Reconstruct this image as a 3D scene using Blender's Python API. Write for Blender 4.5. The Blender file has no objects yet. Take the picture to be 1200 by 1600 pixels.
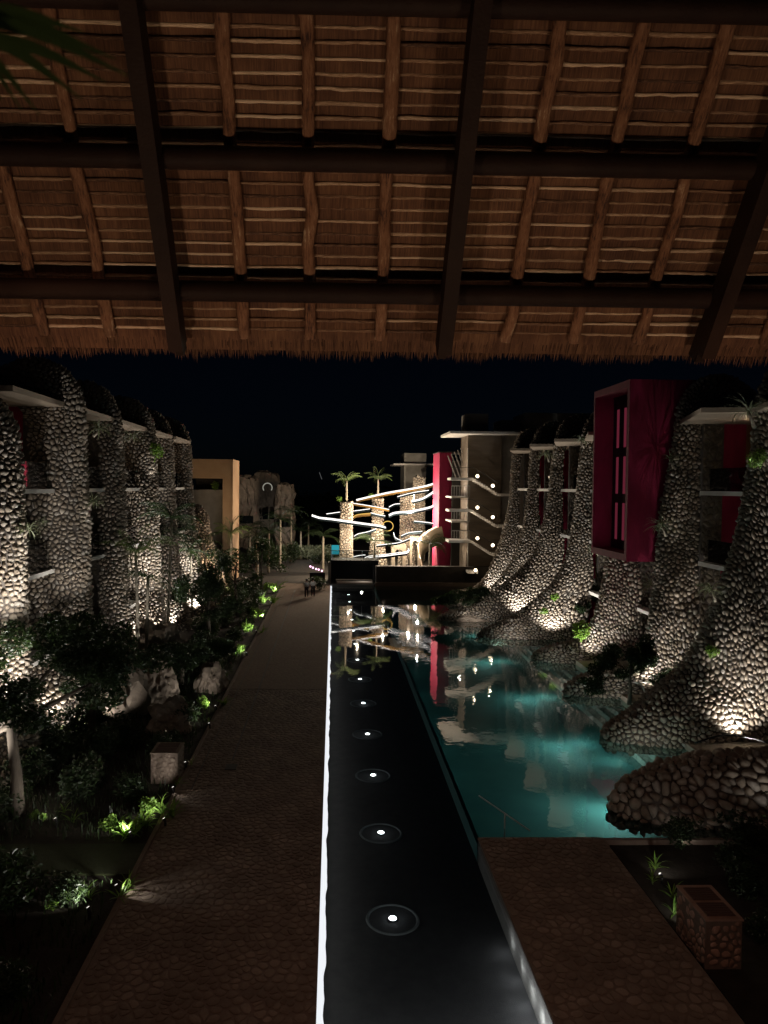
import bpy, math, random
import numpy as np
from mathutils import Vector, Matrix

RD = random.Random(11)
NR = np.random.RandomState(5)
SC = bpy.context.scene
COL = SC.collection

# ------------------------------------------------------------------ camera
F, CX, CY = 1155.0, 548.0, 800.0            # photograph pixels (1200 x 1600)
CAMZ = 10.0
cd = bpy.data.cameras.new('camera'); cam = bpy.data.objects.new('camera', cd); COL.objects.link(cam)
cd.sensor_fit = 'VERTICAL'; cd.sensor_height = 36.0; cd.lens = F * 36.0 / 1600.0
cd.shift_x = (600 - CX) / 1600.0
cd.clip_start = 0.05; cd.clip_end = 3000
cd.dof.use_dof = True; cd.dof.focus_distance = 25.0; cd.dof.aperture_fstop = 4.5
YAW, PITCH, ROLL = math.atan(27 / F), math.atan(41 / F), 0.009
RC = Matrix.Rotation(-YAW, 3, 'Z') @ Matrix.Rotation(math.pi / 2 - PITCH, 3, 'X') @ Matrix.Rotation(ROLL, 3, 'Z')
cam.matrix_world = Matrix.Translation((0, 0, CAMZ)) @ RC.to_4x4()
SC.camera = cam

# ------------------------------------------------------------------ night sky
w = bpy.data.worlds.new('World'); SC.world = w; w.use_nodes = True
wn = w.node_tree.nodes; wl = w.node_tree.links
bg = wn['Background']
sky = wn.new('ShaderNodeTexSky'); sky.sky_type = 'NISHITA'; sky.sun_disc = False
sky.sun_elevation = math.radians(45.0); sky.sun_rotation = math.radians(190.0); sky.altitude = 0
tn = wn.new('ShaderNodeMix'); tn.data_type = 'RGBA'; tn.blend_type = 'MULTIPLY'; tn.inputs[0].default_value = 1
tn.inputs[7].default_value = (.45, .7, 1.25, 1); wl.new(sky.outputs[0], tn.inputs[6]); wl.new(tn.outputs[2], bg.inputs[0])
bg.inputs[1].default_value = 0.00027      # a moonlit night sky: the same blue, thousands of times dimmer
sd = bpy.data.lights.new('moon', 'SUN'); sd.energy = 0.004; sd.angle = math.radians(0.5); sd.color = (0.8, 0.88, 1)
so = bpy.data.objects.new('moon', sd); COL.objects.link(so); so.rotation_euler = (math.radians(50), 0, math.radians(-145))
SC.view_settings.view_transform = 'Standard'; SC.view_settings.look = 'None'
SC.view_settings.exposure = 0; SC.view_settings.gamma = 1; SC.view_settings.use_curve_mapping = False
SC.cycles.use_denoising = True
SC.cycles.max_bounces = 6; SC.cycles.diffuse_bounces = 2; SC.cycles.glossy_bounces = 3
SC.cycles.transmission_bounces = 4; SC.cycles.transparent_max_bounces = 8
SC.cycles.sample_clamp_indirect = 3.0; SC.cycles.use_light_tree = True
SC.cycles.caustics_reflective = False; SC.cycles.caustics_refractive = False

WARM = (1.0, 0.74, 0.5); NEUT = (1.0, 0.95, 0.88); COOL = (0.92, 0.96, 1.0); GLOW = (1.0, 0.62, 0.38)


def aim(o, tgt):
    d = Vector(tgt) - o.location
    o.rotation_euler = d.to_track_quat('-Z', 'Y').to_euler()


def spot(loc, tgt, power, deg=90, color=NEUT, blend=0.6, rad=0.04):
    d = bpy.data.lights.new('spot_lamp', 'SPOT'); d.energy = power; d.spot_size = math.radians(deg)
    d.spot_blend = blend; d.color = color; d.shadow_soft_size = rad
    o = bpy.data.objects.new('spot_lamp', d); COL.objects.link(o); o.location = loc; aim(o, tgt)
    return o


def point(loc, power, color=NEUT, rad=0.05):
    d = bpy.data.lights.new('point_lamp', 'POINT'); d.energy = power; d.color = color; d.shadow_soft_size = rad
    o = bpy.data.objects.new('point_lamp', d); COL.objects.link(o); o.location = loc
    return o


# ------------------------------------------------------------------ where things stand (metres; +Y down the canal)
def ray(px, py):
    d = RC @ Vector(((px - CX) / F, -(py - CY) / F, -1.0))
    return d


def G(px, py, z=0.0):
    d = ray(px, py); t = (z - CAMZ) / d.z
    return Vector((d.x * t, d.y * t, z))


def D(px, py, Y):
    d = ray(px, py); t = Y / d.y
    return Vector((d.x * t, Y, CAMZ + d.z * t))


# ------------------------------------------------------------------ materials
MATS = {}


def nodes(name):
    m = bpy.data.materials.new(name); m.use_nodes = True
    nt = m.node_tree; b = nt.nodes['Principled BSDF']
    return m, nt, b


def ramp(nt, fac, stops):
    r = nt.nodes.new('ShaderNodeValToRGB'); e = r.color_ramp.elements
    e[0].position = stops[0][0]; e[0].color = (*stops[0][1], 1)
    e[1].position = stops[-1][0]; e[1].color = (*stops[-1][1], 1)
    for p, c in stops[1:-1]:
        x = e.new(p); x.color = (*c, 1)
    nt.links.new(fac, r.inputs[0]); return r.outputs[0]


def math_node(nt, op, a, b=None):
    n = nt.nodes.new('ShaderNodeMath'); n.operation = op
    for i, v in enumerate((a, b)):
        if v is None: continue
        if hasattr(v, 'links'): nt.links.new(v, n.inputs[i])
        else: n.inputs[i].default_value = v
    return n.outputs[0]


def mix(nt, fac, a, b, mode='MIX'):
    n = nt.nodes.new('ShaderNodeMix'); n.data_type = 'RGBA'; n.blend_type = mode
    for i, v in ((0, fac), (6, a), (7, b)):
        if hasattr(v, 'links'): nt.links.new(v, n.inputs[i])
        elif i == 0: n.inputs[0].default_value = v
        else: n.inputs[i].default_value = (*v, 1)
    return n.outputs[2]


def noise(nt, scale, detail=4, rough=.6, vec=None, stretch=None):
    n = nt.nodes.new('ShaderNodeTexNoise'); n.inputs['Scale'].default_value = scale
    n.inputs['Detail'].default_value = detail; n.inputs['Roughness'].default_value = rough
    g = nt.nodes.new('ShaderNodeNewGeometry')
    src = g.outputs['Position'] if vec is None else vec
    if stretch:
        mp = nt.nodes.new('ShaderNodeMapping'); mp.inputs['Scale'].default_value = stretch
        nt.links.new(src, mp.inputs[0]); src = mp.outputs[0]
    nt.links.new(src, n.inputs['Vector'])
    return n.outputs[0]


def bump(nt, b, h, strength=.4, dist=.02):
    n = nt.nodes.new('ShaderNodeBump'); n.inputs['Strength'].default_value = strength
    n.inputs['Distance'].default_value = dist
    nt.links.new(h, n.inputs['Height']); nt.links.new(n.outputs[0], b.inputs['Normal'])


def mat(name, c1, c2=None, scale=6, rough=.8, per=False, bmp=.3, bscale=40, stretch=None, metal=0, spec=.3):
    """two-tone noise material; per=True shifts the tone piece by piece"""
    if name in MATS: return MATS[name]
    m, nt, b = nodes(name)
    c2 = c2 or tuple(x * .6 for x in c1)
    f = noise(nt, scale, stretch=stretch)
    if per:
        oi = nt.nodes.new('ShaderNodeObjectInfo'); g = nt.nodes.new('ShaderNodeNewGeometry')
        r = math_node(nt, 'FRACT', math_node(nt, 'ADD', oi.outputs['Random'], g.outputs['Random Per Island']))
        f = math_node(nt, 'ADD', math_node(nt, 'MULTIPLY', f, .5), math_node(nt, 'MULTIPLY', r, .6))
        f = math_node(nt, 'SUBTRACT', f, .05)
    nt.links.new(ramp(nt, f, [(.25, c2), (.75, c1)]), b.inputs['Base Color'])
    b.inputs['Roughness'].default_value = rough; b.inputs['Metallic'].default_value = metal
    b.inputs['Specular IOR Level'].default_value = spec
    if bmp: bump(nt, b, noise(nt, bscale, stretch=stretch), bmp, .02)
    MATS[name] = m; return m


def emis(name, col, s):
    if name in MATS: return MATS[name]
    m, nt, b = nodes(name); nt.nodes.remove(b)
    e = nt.nodes.new('ShaderNodeEmission'); e.inputs[0].default_value = (*col, 1); e.inputs[1].default_value = s
    nt.links.new(e.outputs[0], nt.nodes['Material Output'].inputs[0])
    MATS[name] = m; return m


def leafmat(name, c1, c2, rough=.45):
    if name in MATS: return MATS[name]
    m, nt, b = nodes(name)
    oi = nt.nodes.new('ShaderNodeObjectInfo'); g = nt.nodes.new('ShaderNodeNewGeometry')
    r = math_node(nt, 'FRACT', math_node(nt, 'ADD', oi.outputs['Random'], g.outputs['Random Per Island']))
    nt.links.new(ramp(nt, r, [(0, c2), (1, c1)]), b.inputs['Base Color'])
    b.inputs['Roughness'].default_value = rough; b.inputs['Specular IOR Level'].default_value = .35
    tr = nt.nodes.new('ShaderNodeBsdfTranslucent'); tr.inputs[0].default_value = (c1[0] * 1.3, c1[1] * 1.4, c1[2], 1)
    mx = nt.nodes.new('ShaderNodeMixShader'); mx.inputs[0].default_value = .3
    nt.links.new(b.outputs[0], mx.inputs[1]); nt.links.new(tr.outputs[0], mx.inputs[2])
    nt.links.new(mx.outputs[0], nt.nodes['Material Output'].inputs[0])
    MATS[name] = m; return m


def stonemat(name, c1, c2, c3):
    m, nt, b = nodes(name)
    oi = nt.nodes.new('ShaderNodeObjectInfo'); g = nt.nodes.new('ShaderNodeNewGeometry')
    r = math_node(nt, 'FRACT', math_node(nt, 'ADD', oi.outputs['Random'], g.outputs['Random Per Island']))
    base = ramp(nt, r, [(0, c1), (.5, c2), (1, c3)])
    f = noise(nt, 14, 5, .65)
    base = mix(nt, math_node(nt, 'MULTIPLY', f, .55), base, tuple(x * .45 for x in c2))
    stain = ramp(nt, noise(nt, .9, 4, .65), [(.38, (.5, .47, .44)), (.62, (1, 1, 1))])
    base = mix(nt, .8, base, stain, 'MULTIPLY')
    nt.links.new(base, b.inputs['Base Color']); b.inputs['Roughness'].default_value = .88
    b.inputs['Specular IOR Level'].default_value = .2
    bump(nt, b, noise(nt, 45, 5, .7), .5, .02)
    MATS[name] = m; return m


STONE = stonemat('rubble_stone', (.3, .245, .19), (.46, .39, .31), (.42, .39, .35))
FLAG = stonemat('flagstone', (.24, .185, .145), (.27, .21, .165), (.34, .275, .22))
MORTAR = mat('mortar', (.11, .095, .08), (.06, .05, .045), 8, .95)
JOINT = mat('paver_joint', (.19, .145, .115), (.14, .105, .082), 8, .95)
CONC = mat('pale_render', (.6, .57, .52), (.48, .45, .41), 1.5, .7, bmp=.15)
SOFFIT = mat('soffit_board', (.36, .29, .22), (.28, .22, .165), 3, .6, stretch=(.3, 6, 1), bmp=.2)
MAGENTA = mat('magenta_render', (.27, .011, .05), (.17, .007, .032), 2.2, .8, bmp=.6, bscale=18, stretch=(1, 1, .3))
BLACKMET = mat('black_metal', (.015, .014, .014), (.01, .01, .01), 8, .4, bmp=0)
STEEL = mat('steel_tube', (.5, .5, .5), (.4, .4, .4), 8, .45, metal=.1, bmp=0)
OCHRE = mat('ochre_render', (.4, .27, .16), (.33, .21, .12), 1, .8)
GREYW = mat('grey_wall', (.3, .28, .25), (.2, .185, .16), .8, .85)
VENEER = stonemat('cut_stone', (.1, .085, .065), (.14, .12, .09), (.18, .155, .12))
DARKGL = mat('dark_glazing', (.01, .012, .012), (.006, .007, .008), 3, .08, bmp=0, spec=.6)
WOODP = mat('wood_panel', (.2, .11, .04), (.13, .07, .025), 2, .6, stretch=(8, 8, .6))
SOIL = mat('soil', (.035, .028, .02), (.015, .012, .009), 3, .95, bmp=.8, bscale=12)
LAWN = mat('lawn', (.03, .035, .012), (.02, .024, .009), 6, .95, bmp=.8, bscale=40)
BOULDER = mat('boulder_rock', (.3, .24, .19), (.15, .12, .09), 2.5, .9, bmp=.8, bscale=9)
def stickmat():
    m, nt, b = nodes('peeled_stick')
    oi = nt.nodes.new('ShaderNodeObjectInfo'); g = nt.nodes.new('ShaderNodeNewGeometry')
    r = math_node(nt, 'FRACT', math_node(nt, 'ADD', oi.outputs['Random'], g.outputs['Random Per Island']))
    f = noise(nt, 1.0, 6, .75, stretch=(14, 90, 90))
    t = math_node(nt, 'ADD', math_node(nt, 'MULTIPLY', f, .7), math_node(nt, 'MULTIPLY', r, .45))
    nt.links.new(ramp(nt, t, [(.34, (.09, .042, .022)), (.46, (.28, .15, .08)), (.6, (.48, .3, .17)), (.76, (.85, .62, .4))]), b.inputs['Base Color'])
    b.inputs['Roughness'].default_value = .8; bump(nt, b, f, .8, .02)
    return m


def barkmat():
    m, nt, b = nodes('barked_log')
    tc = nt.nodes.new('ShaderNodeNewGeometry')
    f = noise(nt, 1.0, 6, .75, stretch=(55, 9, 7)); f2 = noise(nt, 3.0, 3, .6)
    f3 = math_node(nt, 'ADD', math_node(nt, 'MULTIPLY', f, .65), math_node(nt, 'MULTIPLY', f2, .35))
    nt.links.new(ramp(nt, f3, [(.38, (.05, .02, .011)), (.48, (.25, .11, .05)), (.58, (.34, .17, .085)), (.66, (.7, .5, .3))]), b.inputs['Base Color'])
    b.inputs['Roughness'].default_value = .85; bump(nt, b, f3, 1.0, .03)
    return m


LOG = barkmat()
STICK = stickmat()
DARKBEAM = mat('dark_beam', (.03, .016, .010), (.018, .009, .006), 3, .6, bmp=.3, spec=.12)
TRUNK = mat('tree_bark', (.1, .08, .06), (.045, .036, .028), 5, .9, bmp=.8, bscale=18, stretch=(1, 1, .3))
PTRUNK = mat('palm_trunk', (.3, .26, .2), (.15, .13, .1), 5, .9, bmp=.9, bscale=14, stretch=(.3, .3, 3))
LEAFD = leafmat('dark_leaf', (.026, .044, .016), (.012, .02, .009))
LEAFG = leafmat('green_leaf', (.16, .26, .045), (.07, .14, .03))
LEAFP = leafmat('palm_leaf', (.13, .17, .07), (.07, .1, .04))
LEAFS = leafmat('grey_leaf', (.2, .21, .14), (.1, .12, .07))
WHITE = emis('white_led', (1, .95, .9), 2.2)
LEDGE_GLOW = emis('lit_ledge_glow', (.93, .96, 1.0), .95)
LAMPW = emis('warm_lamp', (1, .8, .55), 5)
LAMPB = emis('bright_lens', (.85, .95, 1.0), 14)
SMALL = emis('small_lens', (1, .93, .85), 1.0)
PINKG = emis('lit_pink_room', (.62, .08, .15), .16)
AMBER = emis('amber_led', (1, .62, .15), .9)
REDL = emis('pink_lens', (1, .55, .8), 3)
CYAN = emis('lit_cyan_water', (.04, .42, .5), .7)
CHUTE = mat('chute_shell', (.007, .011, .014), (.005, .008, .01), 1, .95, bmp=0, spec=.03)
CHUTEY = mat('chute_shell_ochre', (.05, .028, .008), (.03, .018, .006), 1, .95, bmp=0, spec=.03)


def thatchmat():
    m, nt, b = nodes('thatch')
    f = noise(nt, 1.0, 5, .7, stretch=(70, 5, 2.2))
    f2 = noise(nt, 1.6, 2, .5, stretch=(2.5, 1, 2.5))
    f = math_node(nt, 'ADD', math_node(nt, 'MULTIPLY', f, .62), math_node(nt, 'MULTIPLY', f2, .38))
    nt.links.new(ramp(nt, f, [(.34, (.06, .024, .012)), (.5, (.15, .067, .032)), (.68, (.27, .135, .062))]), b.inputs['Base Color'])
    b.inputs['Roughness'].default_value = .9; bump(nt, b, f, .9, .03)
    return m


THATCH = thatchmat()


def watermat(name, tint, gloss_tint, rough=.018, bstr=.08, bscale=1.3, ior=1.45):
    m, nt, b = nodes(name); nt.nodes.remove(b)
    t = nt.nodes.new('ShaderNodeBsdfTransparent'); t.inputs[0].default_value = (*tint, 1)
    g = nt.nodes.new('ShaderNodeBsdfGlossy'); g.inputs['Roughness'].default_value = rough
    g.inputs[0].default_value = (*gloss_tint, 1)
    fr = nt.nodes.new('ShaderNodeFresnel'); fr.inputs[0].default_value = ior
    bp = nt.nodes.new('ShaderNodeBump'); bp.inputs['Strength'].default_value = bstr; bp.inputs['Distance'].default_value = .02
    nt.links.new(noise(nt, bscale, 2, .5), bp.inputs['Height'])
    nt.links.new(bp.outputs[0], g.inputs['Normal']); nt.links.new(bp.outputs[0], fr.inputs['Normal'])
    mx = nt.nodes.new('ShaderNodeMixShader')
    nt.links.new(fr.outputs[0], mx.inputs[0]); nt.links.new(t.outputs[0], mx.inputs[1]); nt.links.new(g.outputs[0], mx.inputs[2])
    nt.links.new(mx.outputs[0], nt.nodes['Material Output'].inputs[0])
    return m


WATER_C = watermat('canal_water', (.66, .66, .64), (1, 1, 1), ior=1.75)
WATER_P = watermat('pool_water', (.47, .77, .74), (1, 1, 1), bstr=.16, bscale=2.2, ior=1.65)
GLASS = watermat('rail_glass', (.78, .8, .8), (1, 1, 1), rough=.02, bstr=0, ior=1.5)
BOT_C = mat('black_pebble_floor', (.075, .077, .08), (.05, .052, .055), 3, .9, bmp=.3)
BOT_P = mat('teal_tile', (.1, .235, .22), (.05, .155, .16), .35, .8, bmp=.15, bscale=8)

# ------------------------------------------------------------------ object helpers


def tag(o, label=None, cat=None, group=None, kind=None):
    if label: o['label'] = label
    if cat: o['category'] = cat
    if group: o['group'] = group
    if kind: o['kind'] = kind
    return o


def thing(name, loc, label, cat, group=None):
    o = bpy.data.objects.new(name, None); COL.objects.link(o); o.location = loc; o.empty_display_size = .1
    tag(o, label, cat, group)
    o['base'] = tuple(loc)
    return o


def mesh_obj(name, verts, faces, m, parent=None, smooth=False, loc=None):
    """verts in world metres; the object sits at loc (or at the parent's base)"""
    me = bpy.data.meshes.new(name)
    v = np.asarray(verts, dtype=float).reshape(-1, 3)
    base = np.zeros(3); p = parent
    while p is not None:
        base += np.array(p.location); p = p.parent
    if loc is None: loc = tuple(base) if parent is not None else (0, 0, 0)
    v = v - np.array(loc)
    me.from_pydata(v.tolist(), [], faces)
    if smooth: me.polygons.foreach_set('use_smooth', [True] * len(me.polygons))
    if m: me.materials.append(m)
    o = bpy.data.objects.new(name, me); COL.objects.link(o)
    o.location = tuple(np.array(loc) - base)
    if parent is not None: o.parent = parent
    return o


class MB:
    def __init__(s): s.v = []; s.f = []

    def add(s, vs, fs):
        n = len(s.v); s.v += [tuple(x) for x in vs]; s.f += [[i + n for i in f] for f in fs]; return s

    def box(s, a, b):
        (x0, y0, z0), (x1, y1, z1) = a, b
        return s.add([(x0, y0, z0), (x1, y0, z0), (x1, y1, z0), (x0, y1, z0), (x0, y0, z1), (x1, y0, z1), (x1, y1, z1), (x0, y1, z1)],
                     [(0, 3, 2, 1), (4, 5, 6, 7), (0, 1, 5, 4), (1, 2, 6, 5), (2, 3, 7, 6), (3, 0, 4, 7)])

    def prism(s, poly, z0, z1):
        n = len(poly)
        vs = [(x, y, z0) for x, y in poly] + [(x, y, z1) for x, y in poly]
        return s.add(vs, [list(range(n))[::-1], list(range(n, 2 * n))] + [[i, (i + 1) % n, n + (i + 1) % n, n + i] for i in range(n)])

    def bar(s, p, q, w, h, up=(0, 0, 1)):
        p, q = Vector(p), Vector(q); d = (q - p).normalized(); u = Vector(up)
        sd = d.cross(u).normalized() * (w / 2); uu = sd.cross(d).normalized() * (h / 2)
        vs = [a + i * sd + j * uu for a in (p, q) for i, j in ((-1, -1), (1, -1), (1, 1), (-1, 1))]
        return s.add(vs, [(0, 3, 2, 1), (4, 5, 6, 7), (0, 1, 5, 4), (1, 2, 6, 5), (2, 3, 7, 6), (3, 0, 4, 7)])

    def tube(s, pts, r, n=8, caps=True):
        pts = [Vector(p) for p in pts]; m = len(pts)
        rr = r if hasattr(r, '__len__') else [r] * m
        base = len(s.v); ref = None
        for i, p in enumerate(pts):
            d = (pts[min(i + 1, m - 1)] - pts[max(i - 1, 0)]).normalized()
            if ref is None:
                ref = Vector((0, 0, 1)) if abs(d.z) < .9 else Vector((1, 0, 0))
            a = d.cross(ref).normalized(); b = a.cross(d).normalized(); ref = b
            for k in range(n):
                t = 2 * math.pi * k / n
                s.v.append(tuple(p + a * (math.cos(t) * rr[i]) + b * (math.sin(t) * rr[i])))
        for i in range(m - 1):
            for k in range(n):
                A = base + i * n + k; B = base + i * n + (k + 1) % n
                s.f.append([A, B, B + n, A + n])
        if caps:
            s.f.append([base + k for k in range(n)][::-1]); s.f.append([base + (m - 1) * n + k for k in range(n)])
        return s

    def build(s, name, m, parent=None, smooth=False, loc=None):
        return mesh_obj(name, s.v, s.f, m, parent, smooth, loc)


def copy_thing(root, loc, label=None, rz=None, scale=None):
    c = root.copy(); COL.objects.link(c); c.location = loc
    if rz is not None: c.rotation_euler = (0, 0, rz)
    if scale is not None: c.scale = (scale,) * 3 if not hasattr(scale, '__len__') else scale
    if label: c['label'] = label
    for ch in root.children:
        d = ch.copy(); COL.objects.link(d); d.parent = c
        for g in ch.children:
            e = g.copy(); COL.objects.link(e); e.parent = d
    return c


def catmull(pts, n):
    P = np.array(pts, dtype=float)
    P = np.vstack([2 * P[0] - P[1], P, 2 * P[-1] - P[-2]])
    out = []; segs = len(pts) - 1
    for t in np.linspace(0, segs, n):
        i = min(int(t), segs - 1); f = t - i
        a, b, c, d = P[i:i + 4]
        out.append(.5 * ((2 * b) + (-a + c) * f + (2 * a - 5 * b + 4 * c - d) * f * f + (-a + 3 * b - 3 * c + d) * f ** 3))
    return np.array(out)


# ------------------------------------------------------------------ rubble: every stone its own lump
def cells(seeds, s, keep):
    """Voronoi cell polygons of 2-D seeds (spacing about s)"""
    buck = {}
    for i, (x, y) in enumerate(seeds): buck.setdefault((int(x // s), int(y // s)), []).append(i)
    out = []
    for i, (x, y) in enumerate(seeds):
        if not keep(x, y): continue
        bx, by = int(x // s), int(y // s)
        nb = []
        for a in (-2, -1, 0, 1, 2):
            for b in (-2, -1, 0, 1, 2):
                for j in buck.get((bx + a, by + b), ()):
                    if j != i:
                        dx, dy = seeds[j][0] - x, seeds[j][1] - y
                        nb.append((dx * dx + dy * dy, dx, dy))
        nb.sort(); r = 1.1 * s
        poly = [(-r, -r), (r, -r), (r, r), (-r, r)]
        for d2, dx, dy in nb[:14]:
            lim = d2 / 2; new = []
            k = len(poly); px, py = poly[-1]; pd = px * dx + py * dy - lim
            for (qx, qy) in poly:
                qd = qx * dx + qy * dy - lim
                if (qd > 0) != (pd > 0):
                    t = pd / (pd - qd); new.append((px + t * (qx - px), py + t * (qy - py)))
                if qd <= 0: new.append((qx, qy))
                px, py, pd = qx, qy, qd
            poly = new
            if len(poly) < 3: break
        if len(poly) >= 3: out.append([(x + a, y + b) for a, b in poly])
    return out


def lumps(polys, s, gap, height, npt=9, round_=True, rnd=NR):
    """-> per stone arrays (U, V, H) and the shared face list"""
    rings = []
    for poly in polys:
        P = np.array(poly)
        if round_:
            Q = np.roll(P, -1, 0)
            P = np.stack([P * .8 + Q * .2, P * .2 + Q * .8], 1).reshape(-1, 2)
        L = np.linalg.norm(np.roll(P, -1, 0) - P, axis=1); cum = np.concatenate([[0], np.cumsum(L)])
        t = np.linspace(0, cum[-1], npt, endpoint=False)
        Pc = np.vstack([P, P[:1]])
        R = np.stack([np.interp(t, cum, Pc[:, 0]), np.interp(t, cum, Pc[:, 1])], 1)
        c = R.mean(0); rad = np.linalg.norm(R - c, axis=1).mean()
        k = max(.4, 1 - gap / max(rad, 1e-3))
        R0 = c + (R - c) * k
        h = height * (.65 + .7 * rnd.rand()) * min(1.2, max(.5, rad / (s * .5)))
        off = (rnd.rand(2) - .5) * rad * .3; tilt = (rnd.rand(2) - .5) * .9
        A = np.column_stack([R0, np.full(npt, -height * .5)])
        R1 = c + (R0 - c) * .9; B = np.column_stack([R1, h * (.5 + .25 * rnd.rand(npt)) + (R1 - c) @ tilt * .4])
        R2 = c + (R0 - c) * .46 + off; C = np.column_stack([R2, h * (.92 + .2 * rnd.rand(npt)) + (R2 - c) @ tilt * .8])
        rings.append(np.vstack([A, B, C]))
    fs = []
    for r in (0, 1):
        for k in range(npt):
            a = r * npt + k; b = r * npt + (k + 1) % npt
            fs.append([a, b, b + npt, a + npt])
    fs.append([2 * npt + k for k in range(npt)])
    return rings, fs


def jitter_grid(u0, u1, v0, v1, s, jit=.5, rnd=RD, skip=.27):
    s = s * .93
    out = []; j = 0; v = v0 - s
    while v < v1 + s:
        u = u0 - s + (s * .5 if j % 2 else 0)
        while u < u1 + s:
            if rnd.random() < .14: out.append((u + rnd.uniform(.35, .6) * s, v + rnd.uniform(-.5, .5) * s))
            if rnd.random() > skip: out.append((u + (rnd.random() - .5) * 2 * jit * s, v + (rnd.random() - .5) * 2 * jit * s)); u += s
        v += s * .92; j += 1
    return out


def visible_size(c, n):
    d = np.array([0, 0, CAMZ]) - c; L = np.linalg.norm(d); f = (d / L) @ n
    v = RC.transposed() @ Vector(tuple(c - np.array([0, 0, CAMZ])))
    if v.z > -1: return 0
    px = CX + F * v.x / -v.z; py = CY - F * v.y / -v.z
    if not (-20 < px < 1220 and -20 < py < 1620) or f < .03: return 0
    return f ** .5 / L


def lay_stones(parent, name, pts_list, normals, fs, m, limit, smooth=True, label_rest=None):
    """largest in view become parts of their own, the rest one part with kind stuff"""
    sizes = [visible_size(p.mean(0), nn) * np.linalg.norm(p.max(0) - p.min(0)) for p, nn in zip(pts_list, normals)]
    order = sorted(range(len(pts_list)), key=lambda i: -sizes[i])
    single = set(i for i in order[:limit] if sizes[i] > 0)
    V = []; Fc = []; n = 0
    base = np.array(parent.location)
    for i, p in enumerate(pts_list):
        if i in single:
            c = p.mean(0)
            me = bpy.data.meshes.new(name); me.from_pydata((p - c).tolist(), [], fs)
            me.polygons.foreach_set('use_smooth', [smooth] * len(me.polygons)); me.materials.append(m)
            o = bpy.data.objects.new(name, me); COL.objects.link(o); o.parent = parent; o.location = tuple(c - base)
        else:
            V.append(p); Fc += [[k + n for k in f] for f in fs]; n += len(p)
    if V:
        o = mesh_obj(name + '_cladding', np.vstack(V), Fc, m, parent, smooth); o['kind'] = 'stuff'


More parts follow.
